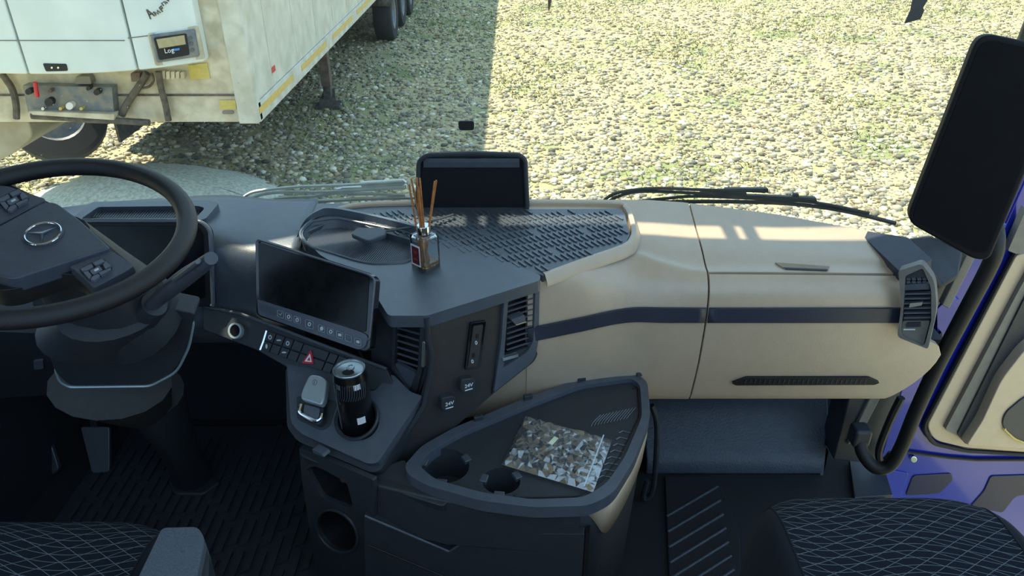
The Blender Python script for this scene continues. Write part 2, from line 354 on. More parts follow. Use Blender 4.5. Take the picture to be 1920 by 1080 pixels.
obj('door_seam', MB().tube([R_(u, 72-(u-236)*.12, .001) for u in range(240, 360, 8)], .004, 5), 'grey_trim', ru)
obj('control_surround', rplate(rp([(276, 63), (370, 48), (384, 110), (292, 124)], 5), .02, .006), 'dirty_cream', ru)
cb = obj('control_box', rplate(rp([(282, 66), (364, 55), (373, 106), (294, 118)], 4), .06, .03), 'steel_blue', ru, bevel=.004)
obj('control_frame', rplate(rp([(288, 71), (349, 63), (355, 103), (299, 113)], 3), .01, .036), 'deep_black', cb)
obj('display', rplate([(293, 74), (345, 66), (348, 83), (298, 91)], .01, .042), 'lcd', cb)
for u, v in ((357, 72), (359, 82), (361, 94)): obj('key', rplate(ell(u, v, 3, 3.4, 10), .01, .040), 'button_grey', cb)
q = R_(317, 95, .046); text('brand_print', 'Log', 'white_print', cb, q, R_(330, 93, .046)-q, (0, 0, 1), .05)
obj('brand_print_blue', rplate([(323, 92), (336, 90), (336.5, 94), (324, 96)], .004, .045), mat('sky_blue', (.06, .25, .6), .5), cb)
# pen strokes written by hand on the right door
strokes = [[(275, 18), (283, 36), (281, 33)], [(275, 18), (290, 30)], [(279, 28), (287, 25)],
           [(288, 22), (293, 29), (292, 23), (297, 27), (295, 19), (301, 24)], [(299, 15), (305, 22)], [(299, 15), (303, 11), (305, 15), (301, 18)],
           [(307, 11), (303, 6), (308, 3), (311, 8), (311, 3), (314, 6)], [(313, 0), (317, 2)]]
mb = MB()
for s in strokes: mb.tube([R_(u, v, .002) for u, v in s], .0055, 5)
obj('pen_writing', mb, 'hose', ru)
# fittings on the front wall below the unit
def W_(u, v, y=TY-.02): return at(u, v, y=y)
def wplate(poly, y, th): return MB().prism([at(u, v, y=y) for u, v in poly], (0, th, 0))
cpn = obj('connector_plate', wplate([(42, 160), (185, 163), (210, 163), (214, 216), (52, 210)], TY-.10, .1), 'steel_blue', tr, bevel=.004)
obj('plate_lip', wplate([(52, 208), (214, 214), (214, 226), (60, 216)], TY-.16, .1), 'dirty_cream', tr, bevel=.01)
for u, v, r, m_ in ((130, 199, 7, 'paper'), (93, 171, 4, 'rust'), (113, 204, 3, 'yellow_tape_lit_edge'), (80, 204, 3, 'silver'), (152, 204, 3, 'sticker_yellow'), (181, 173, 6, 'deep_black'), (53, 172, 6, 'deep_black'), (91, 192, 8, 'deep_black'), (165, 166, 4, 'deep_black')):
    obj('coupling', wplate(ell(u, v, r, r, 12), TY-.15, .06), m_, cpn)
obj('coupling_lever', MB().tube([W_(70, 180, TY-.16), W_(68, 168, TY-.18), W_(66, 154, TY-.18)], .018, 8), 'red', cpn)
obj('junction_box', wplate(rp([(142, 143), (168, 143), (172, 158), (140, 158)], 3), TY-.08, .08), 'grey_trim', tr, bevel=.006)
obj('red_lamp', wplate(rp([(244, 137), (262, 137), (262, 152), (246, 154)], 3), TY-.08, .08), 'rust', tr, bevel=.006)
def hose(pts, r, y=TY-.06, m_='hose'): obj('hose', MB().tube(spline([at(u, v, y=y) for u, v in pts], 5), r, 8), m_, tr, smooth=True)
hose([(3, 138), (22, 165), (30, 195), (31, 222)], .028); hose([(276, 137), (262, 160), (240, 192), (228, 216)], .03)
hose([(297, 134), (302, 165), (310, 195), (316, 226)], .028); hose([(284, 137), (288, 150), (280, 162), (264, 166)], .010); hose([(215, 208), (232, 206), (240, 196)], .010)
hose([(60, 217), (110, 220), (160, 224), (215, 226), (280, 230)], .03, TY-.12)
obj('warning_sticker', wplate([(352, 123), (388, 118), (394, 147), (357, 150)], TY-.012, .01), 'sticker_yellow', tr)
obj('number_plate', wplate(rp([(411, 188), (441, 188), (443, 205), (413, 205)], 2), TY-.012, .01), 'sticker_yellow', tr)
obj('oval_plate', wplate(rp([(416, 208), (438, 208), (438, 214), (417, 214)], 3), TY-.012, .01), 'grey_trim', tr)
for k in range(5): obj('pipe_clip', wplate(rp([(302+k*9, 134+k*.4), (309+k*9, 133+k*.4), (309+k*9, 148), (303+k*9, 149)], 2), TY-.05, .05), 'dirty_cream', tr)
# dusty tank and spare tyre beneath the front of the trailer
mb = MB().prism([at(u, v, y=6.5) for u, v in rp([(-60, 222), (52, 222), (62, 258), (30, 285), (-10, 306), (-60, 310)], 12)], (0, .9, 0))
q = tag(obj('dusty_tank', mb, 'tan_metal', bevel=.04, seg=3), 'tan dust-covered tank under the left front of the trailer', 'tank')
q = at(112, 239, y=7.9)
st = thing('spare_tyre', 'dark tyre half hidden beneath the trailer front', 'tyre', (q.x, q.y, q.z-.3))
obj('tread', MB().lathe([(.28, -.14), (.44, -.14), (.48, -.1), (.48, .1), (.44, .14), (.28, .14), (.28, -.14)], (q.x, q.y, q.z+.12), 30, (.35, -.6, .35)), 'tyre', st, smooth=True)
obj('rim', MB().lathe([(.02, .05), (.2, .05), (.28, .12), (.28, -.1), (.02, -.1)], (q.x, q.y, q.z+.12), 24, (.35, -.6, .35)), 'steel_blue', st, smooth=True)
# ------------------------------------------------------------------ cab shell
CX = -.17
def Yw(x):
    return float(np.interp(abs(x-CX), [0, .61, .83, 1.01, 1.12, 1.22, 1.3], [1.80, 1.79, 1.75, 1.69, 1.65, 1.58, 1.5]))
struct('wall_back', MB().box((CX, -.75, .6), (2.5, .04, 1.25)), 'black_plastic')
struct('wall_right', MB().box((1.09, .0, .6), (.04, 1.5, 1.25)), 'black_plastic')
struct('trim_7', MB().box((-.52, 1.87, .73), (1.8, .30, .02)).box((.73, 1.80, .59), (.7, .44, .02)), 'black_plastic')
struct('floor', MB().box((CX, .85, -.02), (2.56, 2.3, .04)), 'carpet')
struct('wall_front', MB().box((-.52, 2.02, .37), (1.8, .04, .77)).box((.73, 2.02, .30), (.7, .04, .62)), 'black_plastic')
mb = MB().box((-1.42, .9, .42), (.04, 2.2, .86)).box((-1.42, .9, 1.66), (.04, 2.2, 1.0)).box((-1.42, 1.75, 1.3), (.05, .16, 1.0)).box((-1.42, .0, 1.3), (.04, .3, 1.0))
struct('wall_left', mb, 'black_plastic')
xs = [CX+1.25*k/14 for k in range(-14, 15)]
RZ = 2.16
mb = MB().prism([(x, Yw(x)+.116, RZ) for x in xs]+[(CX+1.25, .25, RZ), (CX-1.25, .25, RZ)], (0, 0, .05)); struct('ceiling', mb, 'roof_liner')
gl = []
for j in range(9):
    t = j/8; gl.append([(x, Yw(x)+.035-.10*t+.03*math.sin(math.pi*t), .86+1.30*t) for x in xs])
struct('window_1', MB().grid(gl), 'windscreen', smooth=True)
def G_(u, v, d=.006):     # point on the inner side of the windscreen
    p = at(u, v, y=1.8)
    for _ in range(8):
        t = (p.z-.86)/1.3; p = at(u, v, y=Yw(p.x)+.035-.10*t+.03*math.sin(math.pi*max(t, 0))-d)
    return p
# insect and dirt marks on the glass
mb = MB()
for cu, cv, n_, s_ in ((843, 186, 10, 16), (884, 190, 14, 16), (903, 41, 7, 6), (1386, 28, 7, 4), (968, 232, 4, 4), (667, 199, 4, 5)):
    for k in range(n_):
        a = random.gauss(0, s_*.45); b = random.gauss(0, s_*.45); l = random.uniform(2, s_*.6); an = random.uniform(-2.2, -.9)
        mb.tube([G_(cu+a, cv+b), G_(cu+a+l*math.cos(an), cv+b+l*math.sin(an))], .0006, 4)
for k in range(60):
    u, v = random.uniform(20, 900), random.uniform(150, 340); mb.tube([G_(u, v), G_(u+random.uniform(-2, 2), v+1.5)], .0008, 4)
tag(obj('dirt_specks', mb, 'paper'), 'tiny pale insect and dust specks stuck on the windscreen', 'specks')['kind'] = 'stuff'
# sun visor outside, over the windscreen, on three brackets
vis = thing('sun_visor', 'dark outer sun visor above the windscreen on brackets', 'sun visor', (CX, 2.0, RZ))
mb = MB().prism([(x, Yw(x)+.160, RZ-.02) for x in xs]+[(x, Yw(x)+.40, RZ-.1) for x in reversed(xs)], (0, 0, .02)); obj('visor_blade', mb, 'gloss_black', vis)
for x in (-1.28, -.665, -.615, -.045, .005, .95): obj('bracket', MB().box((x, Yw(x)+.138, RZ-.005), (.026, .09, .02)), 'black_plastic', vis)
# right A-pillar
q = [at(1742, 470, y=1.60), at(1800, 455, y=1.60), at(1870, 300, y=1.55), at(1930, 60, y=1.5)]
mb = MB().tube(spline([(1.075, 1.72, .60), (1.10, 1.69, .85), (1.115, 1.66, 1.2), (1.10, 1.60, 1.7), (1.05, 1.52, 2.16)], 5), [.036]*21, 12, flat=1.2)
struct('trim_1', mb, 'black_plastic', smooth=True)
mb = MB().prism([at(u, v, y=1.72) for u, v in rp([(1655, 690), (1700, 700), (1640, 870), (1562, 862), (1592, 745)], 4)], (0, .1, 0)); struct('trim_2', mb, 'black_plastic', bevel=.01)
mb = MB().prism([at(u, v, y=1.71) for u, v in ((1632, 745), (1655, 740), (1608, 830), (1588, 835))], (0, .02, 0)); struct('trim_3', mb, 'grey_trim', bevel=.004)
mb = MB().tube(spline([at(1690, 745, y=1.68), at(1668, 790, y=1.68), at(1648, 845, y=1.68), at(1655, 868, y=1.68), at(1672, 850, y=1.68)], 5), .011, 8); struct('trim_4', mb, 'seal', smooth=True)
mb = MB().prism([at(u, v, y=1.62) for u, v in ((1812, 478), (1832, 478), (1780, 580), (1766, 572))], (0, .02, 0)); struct('trim_5', mb, 'grey_trim', bevel=.003)
# wedge of dash between beige end and pillar
# ------------------------------------------------------------------ dashboard
db = thing('dashboard', 'black and beige truck dashboard below the windscreen', 'dashboard', (CX, 1.7, 0))
ST = [  # X, crest(Y,z), mid(Y,z), strip top, strip bottom, low, bottom
 (-.10, (1.43, .835), (1.425, .80), (1.42, .722), (1.42, .68), (1.43, .58), (1.47, .44)),
 (.04, (1.452, .838), (1.447, .80), (1.445, .726), (1.447, .684), (1.46, .58), (1.50, .44)),
 (.16, (1.500, .838), (1.483, .80), (1.475, .735), (1.477, .693), (1.49, .58), (1.52, .44)),
 (.27, (1.585, .834), (1.535, .795), (1.510, .738), (1.508, .698), (1.513, .578), (1.545, .438)),
 (.36, (1.563, .818), (1.530, .785), (1.511, .7385), (1.507, .698), (1.515, .576), (1.55, .4375)),
 (.455, (1.546, .806), (1.520, .777), (1.510, .7385), (1.507, .698), (1.515, .576), (1.55, .4375)),
 (1.06, (1.542, .803), (1.520, .777), (1.510, .7385), (1.507, .698), (1.515, .576), (1.55, .4375))]
SXs = [s[0] for s in ST]
def stn(x):
    i = max(0, min(len(ST)-2, int(np.searchsorted(SXs, x))-1)); t = (x-SXs[i])/(SXs[i+1]-SXs[i]); out = []
    for k in range(1, 7):
        r = []
        for c in range(2):
            g = lambda j: ST[max(0, min(len(ST)-1, j))][k][c]
            m0 = (g(i+1)-g(i-1))/2 if i > 0 else g(i+1)-g(i); m1 = (g(i+2)-g(i))/2 if i < len(ST)-2 else g(i+1)-g(i)
            if i == len(ST)-2: m0 = m1 = 0
            if i == len(ST)-3: m1 = 0
            r.append((2*t**3-3*t*t+1)*g(i)+(t**3-2*t*t+t)*m0+(-2*t**3+3*t*t)*g(i+1)+(t**3-t*t)*m1)
        out.append(r)
    return out
def zw(x): return .882-.035*max(0, min(1, (x-.35)/.55))
def prof(x, n=5):
    c, m, s1, s2, lo, bo = stn(x); w = (Yw(x)+.012, zw(x))
    pts = [(w[0], w[1]), (w[0]*.66+c[0]*.34, w[1]*.66+c[1]*.34), (w[0]*.34+c[0]*.66, w[1]*.34+c[1]*.66+.003), (c[0]+.03, c[1]+.007), c, m, s1, s2, lo, (bo[0]-.012, bo[1]+.03), bo]
    sp_ = spline([(0, p[0], p[1]) for p in pts], n)
    return [(p.y, p.z) for p in sp_]
def xend(z): return .925 if z > .68 else (.925+.115*(.68-z)/.06 if z > .62 else 1.04-.08*((.62-z)/.18)**2)
def beige(x0, x1, name, r0, r1, nx=24, off=0, parent=db, matn='beige', th=.02, bev=.003):
    rows = []
    for k in range(nx+1):
        x = x0+(x1-x0)*k/nx; pr = prof(x)[r0:r1+1]
        rows.append([((x if x < .9 else x-(x-.9)/.15*(1.05-xend(z))), y-off, z+off*.0) for y, z in pr])
    return obj(name, MB().grid(rows), matn, parent, solid=th, bevel=bev, smooth=True)
NR = 50
cpn_ = beige(.035, .4535, 'centre_panel', 0, NR, 28)
beige(-.13, .06, 'centre_panel_lower', 37, NR, 8, off=-.0022)
gb_top = beige(.4575, 1.05, 'glove_box_lid', 0, 19, 26)
gb = beige(.4575, 1.05, 'glove_box_door', 20, NR, 26)
obj('glove_box_back', MB().box((.47, 1.68, .62), (1.10, .16, .34)), 'deep_black', db)
obj('lower_closing_panel', MB().box((.45, 1.66, .45), (1.1, .2, .02)), 'black_plastic', db)
# blue-grey strip across the face
def strip(x0, x1, par):
    rows = []
    for k in range(21):
        x = x0+(x1-x0)*k/20; pr = prof(x); a, b = pr[30], pr[35]
        rows.append([(x, a[0]-.004, a[1]), (x, a[0]-.007, a[1]-.002), (x, b[0]-.007, b[1]+.002), (x, b[0]-.004, b[1])])
    obj('trim_strip', MB().grid(rows), 'strip_blue', par, solid=.006, smooth=True)
strip(.035, .4515, cpn_); strip(.4585, .935, gb)
# handle recess in glove box lid edge and lower slot grille
PGL = Plane((.6, 1.545, .806), (0, -.25, 1))
obj('handle_recess', MB().plate(PGL, rp([(1453, 492), (1556, 499), (1553, 507), (1472, 504)], 2), .0025, .006), 'beige_shaded', gb)  # flat plate, the recess shade is put into its darker beige
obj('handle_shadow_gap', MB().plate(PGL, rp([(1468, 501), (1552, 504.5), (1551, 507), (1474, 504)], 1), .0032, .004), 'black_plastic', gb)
PGF = P3((.5, 1.519, .57), (.9, 1.519, .57), (.5, 1.545, .455))
gr = obj('slot_grille', MB().plate(PGF, rp([(1372, 719), (1400, 709), (1630, 709), (1650, 718), (1640, 722), (1380, 723)], 3), .012, .012), 'deep_black', gb, bevel=.002)
for k in range(26): obj('grille_bar', MB().plate(PGF, [(1398+k*9, 712), (1401+k*9, 712), (1397+k*9, 720), (1395+k*9, 720)], .0128, .004), 'black_plastic', gr)
# black raised rim and rubber mat in the top tray
def TOPZ(y): return .835+.1*(y-1.4)
PT = Plane((0, 1.4, .835), (0, -.1, 1))
mat_px = [(640, 402), (690, 393), (1160, 391), (1172, 400), (1181, 440), (1170, 463), (1018, 516), (840, 470), (700, 430)]
mb = MB().plate(PT, mat_px, .012, .02); obj('rubber_mat', mb, 'rubber', db, bevel=.002)
poly2 = [PT.pt(u, v, .012) for u, v in mat_px]
def inside(x, y, poly):
    c = False
    for i in range(len(poly)):
        a, b = poly[i-1], poly[i]
        if (a.y > y) != (b.y > y) and x < (b.x-a.x)*(y-a.y)/(b.y-a.y)+a.x: c = not c
    return c
mb = MB(); r_ = Vector((.955, .295)); d_ = Vector((.62, -.78))
for i in range(-60, 60):
    for j in range(-20, 26):
        p = Vector((0, 1.62))+r_*(.0145*i)+Vector((-.295, .955))*(.031*j)
        e = [p-d_*.0125, p+d_*.0125]
        if all(inside(q.x, q.y, poly2) for q in (e[0]-d_*.006, e[1]+d_*.006)) and not (.5 < ((i*3+j) % 23)/23 < .54):
            s = Vector((-d_.y, d_.x))*.0022
            mb.prism([(q.x, q.y, TOPZ(q.y)+.0125) for q in (e[0]-s, e[1]-s, e[1]+s, e[0]+s)], (0, 0, .0028))
obj('mat_ribs', mb, 'rubber_rib', db, kind='stuff')
def rim_strip(pxs, w, h, name, matn, par=db):
    P = [PT.pt(u, v, 0) for u, v in pxs]; P = spline(P, 5); prof_ = []
    for i, p in enumerate(P):
        t = (P[min(i+1, len(P)-1)]-P[max(i-1, 0)]); t = Vector((t.x, t.y)).normalized(); nrm = Vector((t.y, -t.x))
        row = []
        for o_, z_ in ((0, -.01), (0, h*.8), (.004, h), (w*.5, h), (w, -.004), (w, -.012)):
            row.append((p.x+nrm.x*o_, p.y+nrm.y*o_, TOPZ(p.y+nrm.y*o_)+z_))
        prof_.append(row)
    return obj(name, MB().grid(prof_), matn, par, smooth=True)
rim_strip([(1016, 520), (1100, 489), (1165, 466), (1180, 452), (1183, 438), (1176, 408), (1168, 396), (1150, 390), (1000, 389), (800, 389), (700, 391), (655, 396), (630, 404)], .022, .014, 'tray_lip', 'beige')
# driver's dash: loft
def dprof(x):
    w = Yw(x)+.012
    hood = max(0, min(1, (-.62-x)/.10))
    return [(0, w, .884+.012*hood), (0, 1.70, .872+.02*hood), (0, 1.615, .858+.03*hood), (0, 1.578, .842+.02*hood), (0, 1.562, .80), (0, 1.55, .72), (0, 1.53, .66), (0, 1.56, .60)]
rows = []
for k in range(41):
    x = -1.39+(1.39-.50)*k/40; rows.append([(x, p.y, p.z) for p in spline(dprof(x), 4)])
obj('driver_side_cover', MB().grid(rows), 'dash_sky_tinted', db, solid=.02, smooth=True)
obj('rear_top_strip', MB().plate(PT, [(572, 381), (985, 381), (985, 394), (640, 406), (572, 436), (556, 432)], .0055, .02), 'dash_sky_tinted', db, bevel=.002)
# centre top slab
slab = [(560, 436, 20), (600, 405, 20), (640, 402, 8), (840, 446, 6), (1014, 516, 6), (1012, 526, 4), (800, 592, 6), (728, 592, 8), (690, 530, 6), (600, 478)]
tray_hole = rp([(558, 440, 22), (578, 416, 10), (630, 408, 14), (770, 437, 10), (800, 462, 20), (770, 492, 24), (690, 496, 30), (580, 462, 20)], 20, 6)
obj('centre_top', MB().plate(PT, rp(slab, 6), .014, .03, [tray_hole]), 'dash_sky_tinted', db, bevel=.003)
inner = [PT.pt(u, v, .014) for u, v in tray_hole]; cx_ = sum(inner, Vector())/len(inner)
mb = MB(); lo_ = [p+(cx_-p)*.10+Vector((0, 0, -.020)) for p in inner]; n_ = len(inner)
mb.add(inner+lo_, [(i, (i+1) % n_, (i+1) % n_+n_, i+n_) for i in range(n_)]+[tuple(range(n_, 2*n_))])
ot = obj('oval_tray', mb, 'grey_plastic', db, smooth=True)
wl = [PT.pt(u, v, .012) for u, v in ((556, 446), (572, 418), (596, 405), (628, 402), (700, 416), (772, 434), (836, 450))]; wl = spline(wl, 4)
mb = MB(); mb.grid([[p+Vector((0, -.006, 0)), p+Vector((0, -.004, .018*min(1, k/10, (len(wl)-1-k)/3))), p+Vector((0, .006, .018*min(1, k/10, (len(wl)-1-k)/3))), p+Vector((0, .012, -.004))] for k, p in enumerate(wl)])
obj('tray_back_wall', mb, 'dash_sky_tinted', ot, smooth=True)
obj('tray_rim', MB().tube([p+Vector((0, 0, .000)) for p in inner], .0035, 8, closed=True), 'dash_sky_tinted', ot, smooth=True)
mb = MB()                                         # fine ribs of the oval tray floor
for i in range(-30, 31):
    for s in range(1):
        pts = []
        for j in range(-30, 31):
            p = cx_+Vector((.0052*i+.002*j, .006*j, 0))
            if inside(p.x, p.y, lo_): pts.append(Vector((p.x, p.y, TOPZ(p.y)+.014-.0192)))
        if len(pts) > 1: mb.tube([pts[0], pts[-1]], .0012, 4)
obj('tray_ribs', mb, 'rubber_rib', ot, kind='stuff')
# instrument cluster with hood tray
PI_ = P3((-1.0, 1.60, .895), (-.7, 1.60, .895), (-1.0, 1.535, .70))
ic = obj('instrument_cluster', MB().plate(PI_, rp([(60, 416), (375, 416, 14), (392, 432, 12), (398, 575), (60, 575)], 6), .022, .03), 'deep_black', db, bevel=.004)
obj('cluster_screen', MB().plate(PI_, rp([(80, 424), (368, 424), (380, 440), (384, 560), (80, 560)], 6), .025, .004), 'screen_glass', ic)
obj('cluster_hood', MB().tube([PI_.pt(u, v, .03) for u, v in rp([(60, 414), (376, 414, 14), (395, 432, 12), (400, 575)], 6)], .005, 8), 'dash_sky_tinted', ic)
PH = Plane((0, 1.70, .898), (0, -.14, 1))
trayo = rp([(130, 412), (172, 378), (392, 375), (412, 379), (384, 412)], 8); trayi = rp([(152, 410), (184, 388), (372, 386), (384, 390), (366, 409)], 5)
ht = obj('hood_tray', MB().plate(PH, trayo, .012, .02, [trayi]), 'dash_sky_tinted', db, bevel=.003)
obj('hood_tray_floor', MB().plate(PH, trayi, -.001, .006), 'rubber', ht)
mb = MB()
for k in range(44):
    u = 160+k*5; mb.tube([PH.pt(u, 407, .0005), PH.pt(u+min(14, (368-u)*.5+6), 391, .0005)], .0009, 4)
obj('hood_tray_ribs', mb, 'rubber_rib', ht, kind='stuff')
# display-side panel and passenger-side panel of the console
PD = Plane((-.1735, 1.32, .8), (.5, .866, 0)); PP = Plane((-.1735, 1.31, .8), (.627, -1, 0))
lv_hole = rp([(743, 604), (788, 606), (783, 690), (768, 736), (738, 688)], 5)
obj('display_side_panel', MB().plate(PD, [(696, 560), (800, 592), (808, 640), (800, 700), (776, 768), (728, 705), (696, 690)], 0, .012, [lv_hole]), 'black_plastic', db, bevel=.002)
rv_hole = rp([(953, 565), (1004, 547), (1000, 640), (988, 662), (944, 690)], 5)
obj('socket_panel', MB().plate(PP, rp([(803, 593), (1015, 529), (1014, 640, 10), (1004, 676, 10), (925, 738), (850, 804), (745, 905), (640, 905), (700, 880), (786, 775), (806, 700), (798, 640)], 2), 0, .012, [rv_hole]), 'panel_dark', db, bevel=.002)
obj('panel_seam', MB().tube([PP.pt(u, v, .001) for u, v in ((805, 600), (945, 556), (938, 640), (922, 738))], .0012, 5), 'deep_black', db)
obj('console_edge', MB().tube([PP.pt(u, v, .002) for u, v in ((800, 597), (803, 640), (809, 665), (806, 705), (795, 760), (730, 862), (712, 880))], .006, 8), 'black_plastic', db, smooth=True)
obj('console_core', MB().prism([(-.62, 1.70, .52), (-.30, 1.50, .52), (-.17, 1.40, .52), (.03, 1.52, .52), (.03, 1.75, .52), (-.62, 1.78, .52)], (0, 0, .29)), 'deep_black', db)
def vent(name, pl, frame, hole, slats, par=db, th=.03, matn='black_plastic'):
    v = obj(name, MB().plate(pl, frame, .008, .012, [hole]), matn, par, bevel=.002)
    Hh = [pl.pt(u, v_, .002) for u, v_ in hole]; m_ = len(Hh)
    obj('vent_duct', MB().add(Hh+[p-pl.n*.035 for p in Hh], [(i, (i+1) % m_, (i+1) % m_+m_, i+m_) for i in range(m_)]+[tuple(range(m_, 2*m_))]), 'deep_black', v)
    for a, b in slats:
        A0, B0 = pl.pt(*a, .003), pl.pt(*b, .003)
        obj('slat', MB().prism([A0, B0, B0-pl.n*.005, A0-pl.n*.005], Vector((0, 0, .0014))), 'button_grey', v)
    return v
lv = vent('air_vent', PD, rp([(736, 596), (796, 599), (798, 640), (790, 700), (777, 750), (733, 692)], 6), lv_hole,
     [((744, 616+k*12), (786, 628+k*12.4)) for k in range(6)])
obj('vent_control', MB().plate(PD, rp([(741, 680), (780, 700), (768, 734), (742, 694)], 4), .002, .01), 'grey_plastic', lv)
obj('vent_wheel', MB().plate(PD, rp([(791, 640), (797, 642), (795, 690), (789, 688)], 3), .014, .01), 'silver', lv, bevel=.001)
rv = vent('air_vent', PP, rp([(946, 557), (1012, 533), (1010, 640, 12), (1002, 676, 12), (926, 736), (940, 640)], 5), rv_hole,
     [((951, 576+k*10.2), (1002, 560+k*10.1)) for k in range(9)], matn='grey_plastic')
obj('vent_control', MB().plate(PP, rp([(944, 668), (997, 648), (990, 674), (932, 722)], 4), .003, .01), 'black_plastic', rv)
obj('vent_slider', MB().plate(PP, rp([(942, 672), (972, 664), (972, 669), (944, 677)], 1), .012, .01), 'silver', rv)
obj('vent_knob', MB().plate(PP, rp([(958, 600), (984, 590), (986, 604), (968, 610)], 3), .016, .02), 'grey_plastic', rv, bevel=.002)
obj('knob_edge', MB().tube([PP.pt(967, 610, .018), PP.pt(986, 604, .018)], .0016, 6), 'chrome', rv)
us = obj('usb_socket', MB().plate(PP, rp([(883, 606), (912, 602), (900, 690), (872, 694)], 3), .006, .008), 'gloss_black', db, bevel=.001)
obj('usb_face', MB().plate(PP, rp([(888, 612), (906, 609), (896, 686), (877, 689)], 2), .008, .003), 'panel_dark', us)
for u, v in ((896, 631), (889, 667)): obj('usb_slot', MB().plate(PP, [(u-2, v-4), (u+2, v-4), (u+1, v+4), (u-3, v+4)], .0095, .002), 'deep_black', us)
for u, v in ((893, 643), (886, 678)): obj('usb_mark', MB().plate(PP, ell(u, v, 2.4, 3.6, 10), .0095, .002, [ell(u, v, 1.2, 2.0, 8)]), 'icon', us)
for u, v in ((878, 723), (842, 757)):
    c_ = obj('socket_cap', MB().plate(PP, rp([(u-13, v-11), (u+9, v-14), (u+14, v-8), (u+12, v+10), (u-8, v+15), (u-15, v+8)], 6), .016, .02), 'black_plastic', db, bevel=.002)
    a = PP.pt(u+1, v, .0168); b = PP.pt(u+11, v-3, .0168)
    text('socket_print', '24V', 'white_print', c_, a, b-a, (0, 0, 1), .013); obj('socket_line', MB().plate(PP, [(u-6, v+9), (u+8, v+5), (u+8, v+6.5), (u-6, v+10.5)], .0168, .001), 'white_print', c_)
# switch fascia
ed = Vector((.19, -.077, -.02)).normalized(); hd = Vector((-.375, -.927, 0))*.6+Vector((0, 0, -.8))
PE = Plane((-.47, 1.415, .67), ed.cross(hd))
fa = obj('switch_fascia', MB().plate(PE, rp([(380, 572), (450, 586), (725, 690), (738, 722), (700, 742), (540, 690), (480, 656), (380, 618)], 6), -.006, .02), 'black_plastic', db, bevel=.003)
obj('fascia_edge', MB().tube([PE.pt(u, v, -.002) for u, v in ((385, 575), (450, 588), (560, 630), (725, 692))], .004, 8), 'grey_plastic', fa, smooth=True)
A, B, C_, D = Vector((501, 621)), Vector((668, 678)), Vector((488, 655)), Vector((652, 712))
def bl(s, t): return tuple((A*(1-s)+B*s)*(1-t)+(C_*(1-s)+D*s)*t)
for t0, t1, cols in ((0, .47, (0, .1, .2, .3, .41, .70, .80, .90)), (.53, 1, (0, .1, .2, .3, .41, .70, .80, .90))):
    for i, s0 in enumerate(cols):
        s1 = (list(cols)+[1.0])[i+1]; g = .006
        sw = obj('switch', MB().plate(PE, [bl(s0+g, t0), bl(s1-g, t0), bl(s1-g, t1), bl(s0+g, t1)], .003, .008), 'black_plastic', fa, bevel=.001)
for s, t, kd in ((.05, .25, 0), (.15, .25, 1), (.25, .25, 0), (.05, .75, 2), (.25, .75, 1)):
    c = bl(s, t); w = (3.5, 4.5, 2)[kd]; h_ = (4.5, 1.5, 4.5)[kd]
    obj('switch_mark', MB().plate(PE, ell(c[0], c[1], w, h_, 10), .0036, .001, [ell(c[0], c[1], w*.55, h_*.55, 8)] if kd == 0 else ()), 'icon', fa)
hz = obj('hazard_switch', MB().plate(PE, rp([(583, 655), (588, 683), (565, 681)], 3), .007, .006), 'red', fa, bevel=.0008)
obj('hazard_mark', MB().plate(PE, [(581, 663), (584.5, 679), (571, 677.5)], .0078, .001, [(580.5, 668), (582, 677), (575, 676)] and [[(580.3, 668.5), (581.8, 676.5), (575.5, 675.8)]]), 'white_print', hz)
obj('fascia_chrome', MB().tube([PE.pt(u, v, .003) for u, v in ((500, 620), (494, 640), (488, 656))], .0035, 6), 'chrome', fa)
obj('start_button', MB().plate(PE, ell(440, 620, 13, 15, 24), .004, .01, [ell(440, 620, 9.5, 11.5, 24)]), 'silver_paint', fa)
obj('start_button_face', MB().plate(PE, ell(440, 620, 9.5, 11.5, 24), .001, .008), 'gloss_black', fa)
# console shelf
PSH = P3((-.288, 1.187, .55), (-.482, 1.284, .57), (-.382, 1.376, .645))
hole_can = ell(671, 786, 40, 40, 28)
sh = obj('console_shelf', MB().plate(PSH, rp([(537, 676, 4), (600, 690), (700, 735), (735, 700), (770, 735), (792, 742, 4), (708, 868, 8), (690, 870, 8), (562, 812, 10), (545, 792, 10)], 8), 0, .022, [hole_can]), 'grey_plastic', db, bevel=.004)
obj('shelf_skirt', MB().plate(PSH, rp([(535, 690), (700, 740), (800, 742), (712, 884, 10), (694, 886, 10), (556, 826, 10), (538, 800, 8)], 8), -.022, .05, [ell(671, 786, 44, 44, 24)]), 'black_plastic', db, bevel=.006)
c0 = PSH.pt(671, 786); CANX, CANY = c0.x+.0, c0.y
cup = obj('cup_holder', MB().lathe([(.0425, .0), (.047, .004), (.050, .001), (.048, -.012), (.0425, -.01), (.041, -.05), (.001, -.05)], c0+PSH.n*.008, 28, PSH.n), 'black_plastic', sh, smooth=True)
obj('lever_base', MB().plate(PSH, rp([(556, 742), (600, 745), (632, 752), (618, 800, 10), (602, 808, 8), (556, 785, 8)], 6), .002, .004), 'black_plastic', sh, bevel=.001)
